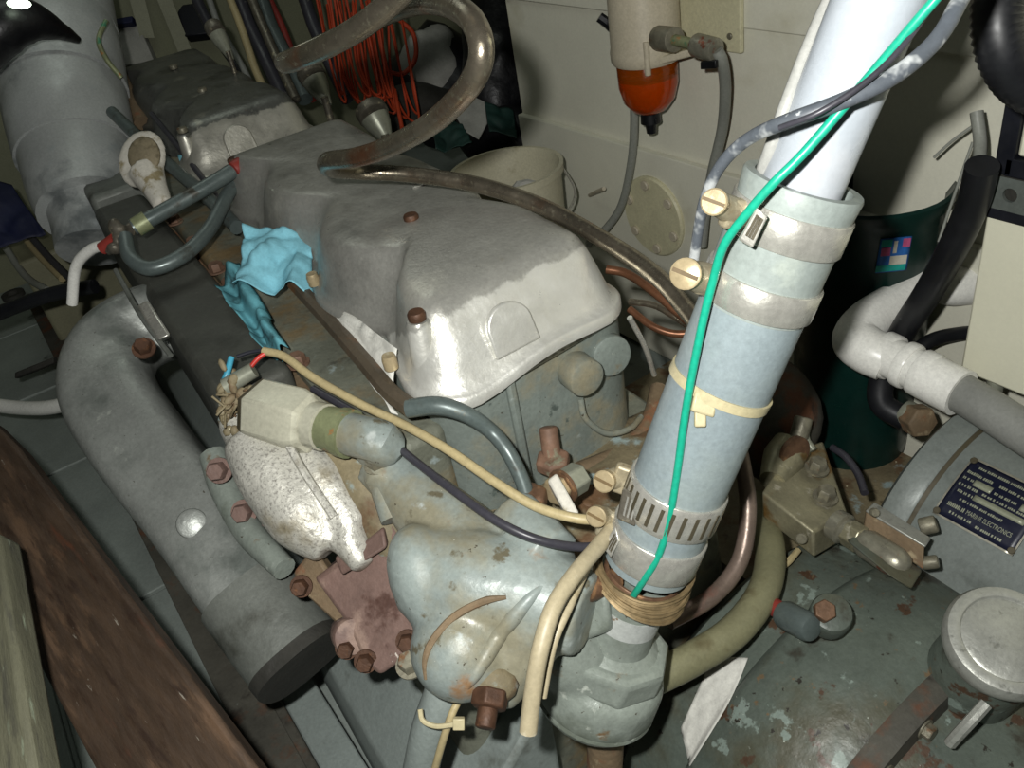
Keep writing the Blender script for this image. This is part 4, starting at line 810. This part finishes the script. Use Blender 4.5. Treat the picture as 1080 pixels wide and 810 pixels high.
for i, pts in enumerate([[(1030, 118, 1.2), (1034, 150, 1.2), (1032, 180, 1.18)], [(1030, 130, 1.22), (1005, 148, 1.25), (985, 166, 1.28)], [(1026, 150, 1.22), (1012, 190, 1.25), (1000, 225, 1.28), (990, 255, 1.3)]]):
    cable('thin_grey_wire', [P(*k) for k in pts], .0022 if i else .009, 'hose_grey', ['grey taped wire bundle left of the cabinet edge', 'short thin wire branching left from the taped bundle', 'thin wire hanging from the taped bundle to the tub'][i], 'wire')
# dark green tub with label
tc_ = P(908, 310, 1.53); tb = thing('green_tub', 'dark green plastic tub behind the white plastic pipe', 'tub', (tc_.x, tc_.y, .13)); tz = P(945, 238, 1.44).z+.075
obj('tub_wall', MB().lathe([(.13, 0), (.13, .105), (tz-.03, .122), (tz-.02, .129), (tz, .131), (tz+.004, .126), (tz-.02, .116), (.15, .10), (.145, 0)], Vector((tc_.x, tc_.y, 0)), UP, 36), 'tub_green', tb)
def onlab(px, py):          # a point on the tub wall seen at this pixel
    r = ray(px, py); o = CC-Vector((tc_.x, tc_.y, 0)); a = r.x*r.x+r.y*r.y; b = o.x*r.x+o.y*r.y; c = o.x*o.x+o.y*o.y-.1205**2; D = b*b-a*c
    d = (-b-math.sqrt(max(D, 0)))/a; return CC+r*(d-.002)
lbp = obj('label', MB().grid(lambda u, v: onlab(929+33*u-6*v, 252+(-3)*u+36*v), 6, 6), 'sky_blue', tb, solid=.001)
for (u0, v0, u1, v1, m) in ((.08, .28, .38, .52, 'pink'), (.74, .05, .98, .30, 'pink'), (.46, .10, .58, .46, 'tag_white'), (.40, .54, .95, .80, 'tag_white'), (.0, .80, .95, .98, 'teal'), (.05, .05, .4, .26, 'teal')):
    o_ = obj('label_patch', MB().grid(lambda u, v: onlab(929+33*(u0+(u1-u0)*u)-6*(v0+(v1-v0)*v), 252-3*(u0+(u1-u0)*u)+36*(v0+(v1-v0)*v))-ray(945, 270)*.0015, 3, 3), m, lbp)
# white plastic pipe
pv = thing('white_plastic_pipe', 'white plastic pipe with an elbow and ribbed coupling', 'pipe', P(940, 360, 1.35))
obj('upper_run', MB().tube([P(988, 288, 1.42), P(955, 312, 1.40), P(912, 344, 1.37)], .0295, 20), 'pvc_white', pv)
obj('elbow', MB().tube([P(940, 322, 1.39), P(915, 340, 1.37), P(904, 358, 1.35), P(916, 370, 1.325), P(936, 380, 1.31)], [.034, .0365, .038, .0365, .034], 22), 'pvc_white', pv)
obj('lower_run', MB().tube([P(916, 366, 1.33), P(970, 392, 1.27), P(1012, 413, 1.23)], .0315, 20), 'pvc_white', pv)
for (x, y, d, s) in ((938, 376, 1.312, .016), (958, 386, 1.285, .012), (978, 396, 1.262, .016)):
    c_ = P(x, y, d); a_ = (P(1012, 413, 1.23)-P(916, 366, 1.33)).normalized(); obj('coupling_ring', MB().rcyl(c_-a_*s, c_+a_*s*.6, .0365, .004, 24), 'pvc_white', pv)
obj('socket', MB().tube([P(978, 397, 1.26), P(1000, 408, 1.24), P(1014, 415, 1.225)], .0355, 22), 'pvc_white', pv)
obj('tee', MB().tube([P(985, 285, 1.43), P(1000, 300, 1.42), P(1025, 300, 1.42), P(1060, 300, 1.42)], [.032, .034, .034, .032], 20), 'pvc_white', pv)
cable('grey_conduit', [P(1008, 411, 1.232), P(1040, 430, 1.19), P(1090, 462, 1.13), P(1140, 492, 1.07), P(1240, 550, 1.0)], .0285, 'conduit_grey', 'grey conduit socketed into the white plastic pipe', 'pipe', 20)
# grey motor with its name plate
MC = Vector((.735, 0, .20)); MR = .213
mo = thing('grey_motor', 'round grey motor with a black name plate at the right edge', 'motor', (MC.x, -.4, 0))
ybk = -.165
obj('motor_drum', MB().lathe([(0, .0), (0, MR-.03), (.02, MR-.008), (.03, MR-.006), (.70, MR-.006)], Vector((MC.x, ybk-.03, MC.z)), Vector((0, -1, 0)), 72), 'motor_grey', mo)
obj('end_shield', MB().lathe([(0, .0), (0, MR-.06), (.012, MR-.012), (.02, MR), (.055, MR), (.060, MR-.003), (.060, MR-.03)], Vector((MC.x, ybk, MC.z)), Vector((0, -1, 0)), 72), 'motor_grey', mo)
obj('shield_groove', MB().lathe([(.060, MR-.004), (.066, MR-.0055), (.066, MR-.012), (.060, MR-.012)], Vector((MC.x, ybk, MC.z)), Vector((0, -1, 0)), 72, closed=True), 'slot_dark', mo)
obj('motor_foot', MB().box((MC.x-.15, -.75, 0), (MC.x+.12, -.25, .06)), 'motor_grey', mo, bevel=.004)
def onmot(px, py, h=.0):
    r = ray(px, py); o = CC-MC; R_ = MR-.006+h; a = r.x*r.x+r.z*r.z; b = o.x*r.x+o.z*r.z; c = o.x*o.x+o.z*o.z-R_*R_; D = max(b*b-a*c, 0)
    return CC+r*((-b-math.sqrt(D))/a)
q0, q1, q2 = onmot(1033, 486), onmot(984, 541), onmot(1062, 597)
def pl(u, v, h=.0):         # u across the plate, v down it, wrapped on the drum
    a0 = math.atan2(q0.z-MC.z, q0.x-MC.x); a1 = math.atan2(q1.z-MC.z, q1.x-MC.x); y0 = q1.y; y1 = q2.y
    a = a0+(a1-a0)*v; return Vector((MC.x+(MR-.006+h)*math.cos(a), y0+(y1-y0)*u, MC.z+(MR-.006+h)*math.sin(a)))
npl = obj('name_plate', MB().grid(lambda u, v: pl(u, v, .0015), 12, 8), 'plate_black', mo, solid=.0015)
q = MB()
for (a, b, c, d) in ((0, 0, 1, .03), (0, .97, 1, 1), (0, 0, .02, 1), (.98, 0, 1, 1)): q.grid(lambda u, v: pl(a+(c-a)*u, b+(d-b)*v, .0032), 10, 6)
obj('plate_rim', q, 'plate_rim', npl, solid=.0008)
q = MB()
for (a, b, c, d) in ((.20, .30, .42, .40), (.30, .50, .92, .585), (.78, .32, .98, .42)): q.grid(lambda u, v: pl(a+(c-a)*u, b+(d-b)*v, .0030), 8, 2)
obj('blank_fields', q, 'plate_print', npl, solid=.0004)
def ptext(s, u0, v0, hgt, wid):
    cu = bpy.data.curves.new('t', 'FONT'); cu.body = s; cu.size = 1; to = bpy.data.objects.new('t', cu); S.collection.objects.link(to)
    me = bpy.data.meshes.new_from_object(to.evaluated_get(bpy.context.evaluated_depsgraph_get())); xs = [v.co.x for v in me.vertices]; x0, x1 = min(xs), max(xs)
    mb = MB(); mb.add([pl(u0+(v.co.x-x0)/(x1-x0)*wid, v0-v.co.y/.7*hgt, .0031) for v in me.vertices], [tuple(p.vertices) for p in me.polygons])
    bpy.data.objects.remove(to); bpy.data.curves.remove(cu); bpy.data.meshes.remove(me)
    obj('plate_lettering', mb, 'plate_print', npl)
ptext('MARINE ELECTRONICS', .33, .80, .065, .55)
rr = random.Random(4); q = MB()
def strokes(u0, v0, wid, h):     # worn print, no longer readable
    u = u0
    while u < u0+wid:
        k = rr.uniform(.012, .022); q.grid(lambda a, c: pl(u+k*a, v0-h*(1-c)*rr.choice((1, 1, .8)), .0031), 1, 1); u += k+rr.choice((.006, .006, .02))
for a in ((.09, .80, .20, .06), (.14, .14, .62, .04), (.06, .26, .30, .045), (.46, .26, .42, .04), (.06, .36, .12, .04), (.46, .38, .28, .04), (.06, .47, .22, .04), (.36, .47, .5, .035), (.10, .57, .18, .04), (.18, .67, .52, .035), (.16, .89, .28, .035), (.50, .91, .30, .035)): strokes(*a)
obj('worn_print', q, 'plate_print', npl, kind='stuff')
for (u, v) in ((.035, .06), (.035, .94), (.965, .94), (.965, .06)): bolt('plate_rivet', pl(u, v, .003), pl(u, v, 1)-pl(u, v, 0), .005, .003, 'slot_dark', npl)
# L bracket on the gearbox with bolts
lb_ = thing('angle_bracket', 'grimy steel angle bracket between the pump block and the grey motor', 'bracket', P(945, 570, 1.15))
obj('upright', MB().prism([P(914, 537, 1.17), P(975, 575, 1.115), P(974, 601, 1.12), P(911, 557, 1.175)], CF*.012+CR*.004), 'rust_tan', lb_, bevel=.002)
obj('top_edge', MB().prism([P(913, 538, 1.168), P(922, 529, 1.19), P(982, 567, 1.135), P(976, 576, 1.113)], -UP*.004), 'cap_alu', lb_, bevel=.0015)
obj('foot', MB().prism([P(909, 557, 1.165), P(974, 602, 1.112), P(962, 622, 1.09), P(940, 608, 1.09), P(896, 572, 1.15)], CF*.012), 'gearbox_green', lb_, bevel=.003)
for (x, y) in ((921, 540), (966, 575)): bolt('bracket_bolt', P(x, y, 1.145), -CF, .006, .008, 'bolt_grey', lb_)
obj('rear_bolt', MB().rcyl(P(970, 556, 1.16), P(988, 552, 1.15), .012, .003), 'bolt_grey', lb_)
obj('rear_bolt', MB().rcyl(P(972, 594, 1.13), P(990, 592, 1.12), .009, .003), 'bolt_grey', lb_)
# pump block
pb = thing('pump_block', 'grimy square metal pump block with two bolts on top', 'pump', P(855, 545, 1.2))
ta, tb_, tc2, td = P(803, 519, 1.24), P(868, 464, 1.34), P(894, 541, 1.24), P(858, 561, 1.18)
dn = -UP*.05-CF*.008; te = P(828, 478, 1.32)
obj('block', MB().prism([ta, te, tb_, tc2, td], dn), 'pump_metal', pb, bevel=.004)
tn = (tb_-ta).cross(td-ta).normalized(); tn = tn if tn.z > 0 else -tn
for (x, y, d) in ((861, 495, 1.285), (870, 525, 1.245)):
    bolt('top_bolt', P(x, y, d), tn, .0135, .018, 'bolt_grey', pb, hexa=True)
bolt('side_screw', P(846, 567, 1.185), (-CR*.5+CD*.3-CF*.8), .008, .006, 'bolt_grey', pb)
obj('boss', MB().tube([P(815, 508, 1.28), P(826, 485, 1.31), P(836, 470, 1.32)], [.02, .032, .03], 18), 'pump_metal', pb)
obj('boss_bore', MB().lathe([(0, .026), (.008, .026)], P(836, 476, 1.29), (CR*.4+CD*.3-CF*.8), 20), 'brass_rust', pb)
a_, b_ = P(880, 552, 1.20), P(940, 590, 1.13); xx = (b_-a_).normalized()
fg = obj('adaptor', MB().lathe([(0, .022), (.016, .023), (.018, .018), (.024, .018)], a_, xx, 20), 'fitting_grey', pb)
obj('adaptor_nut', MB().lathe([(.022, .020), (.045, .020), (.047, .016)], a_, xx, 6), 'pump_metal', fg, bevel=.0015)
obj('bleed_cap', MB().lathe([(.045, .017), (.055, .021), (.10, .021), (.112, .017), (.118, .008)], a_, xx, 12), 'fitting_grey', fg)
obj('top_fitting', MB().rcyl(P(842, 462, 1.30), P(848, 440, 1.30), .014, .003), 'bolt_grey', pb)
cable('pump_pipe', [P(852, 448, 1.33), P(850, 462, 1.31), P(858, 475, 1.30)], .006, 'nut_grey', 'thin bright pipe above the pump block', 'pipe')
cable('block_wire', [P(878, 472, 1.36), P(892, 482, 1.33), P(905, 500, 1.30), P(912, 520, 1.27)], .006, 'cable_black', 'thin black wire behind the pump block', 'wire')
lump('dark_pump', 815, 440, 1.42, .07, .1, .08, 'rust_beam', 'dark grimy pump body in the shadow behind the hose', 'pump', 3, .2)
# ------------------------------------------------------------------ gearbox
GC = Vector((.36, 0, 0)); gb = thing('gearbox', 'large rounded grey-green gearbox casing at the lower right', 'gearbox', (.36, -.4, 0))
Y_ = Vector((0, -1, 0))
bh_ = MB().lathe([(.0, .25), (.005, .30), (.02, .318), (.10, .321), (.112, .322), (.120, .332), (.130, .338), (.24, .334), (.275, .322)], Vector((GC.x, -.12, GC.z)), Y_, 96); solid_for_snap(bh_); obj('bell_housing', bh_, 'gearbox_green', gb)
obj('bell_seam', MB().lathe([(.270, .310), (.275, .326), (.29, .328), (.305, .322), (.306, .29)], Vector((GC.x, -.12, GC.z)), Y_, 96), 'rust_beam', gb)
obj('rear_case', MB().lathe([(.30, .296), (.36, .275), (.60, .25), (.62, .2)], Vector((GC.x, -.12, GC.z)), Y_, 64), 'gearbox_green', gb)
for a in (70, 84, 98, 112, 126, 140):
    r_ = math.radians(a); bolt('case_bolt', Vector((GC.x+.303*math.cos(r_), -.425, GC.z+.303*math.sin(r_))), Y_, .010, .012, 'bolt_grey', gb, hexa=True)
cpn = P(1060, 676, .97); axc = (UP*.85-CF*.42).normalized()
fc = obj('filler_cap', MB().lathe([(-.028, .058), (-.012, .0645), (.0, .0655), (.008, .062), (.011, .054), (.010, .050), (.007, .0485), (.0065, .048), (.008, .045), (.009, .0)], cpn, axc, 56), 'cap_alu', gb, label='round aluminium filler cap')
obj('filler_neck', MB().lathe([(-.20, .058), (-.06, .054), (-.026, .050)], cpn, axc, 40), 'gearbox_green', gb)
obj('neck_clip', MB().tube([P(1040, 742, .96), P(1022, 762, .96), P(1010, 775, .97), P(1002, 784, .98)], .007, 8), 'cap_alu', gb)
bp_ = obj('breather', MB().rcyl(P(824, 646, 1.10), P(858, 664, 1.05), .0185, .008, 24), 'tube_steel_blue', gb)
obj('breather_stem', MB().rcyl(P(812, 637, 1.115), P(830, 649, 1.09), .012, .003), 'red_paint', bp_)
fo_ = obj('cam_boss', MB().rcyl(P(872, 655, 1.09), P(878, 645, 1.06), .026, .006), 'gearbox_green', gb)
obj('boss_nut', MB().lathe([(0, .014), (.014, .014)], P(868, 646, 1.06), -CF*.6+UP*.6, 6), 'brass_rust', fo_, bevel=.0015)

pt = MB().grid(lambda u, v: snap(752+37*u-(1-v*.2)*0+v*(-34-28*u)+10*math.sin(3.1*v)*u, 692+2*u+v*(76+38*u*v), .004+.004*noise.noise(Vector((u*4, v*5, 2)))), 14, 20)
tag(obj('paper_towel', pt, 'paper_white', smooth=180, solid=.001), 'white paper towel scrap on the gearbox beside the olive hose', 'paper')

cable('frayed_strip', [P(812, 612, 1.20), P(822, 600, 1.21), P(832, 592, 1.215), P(842, 580, 1.225)], .005, 'cable_tan', 'short frayed tan strip below the pump block', 'strip', 6)
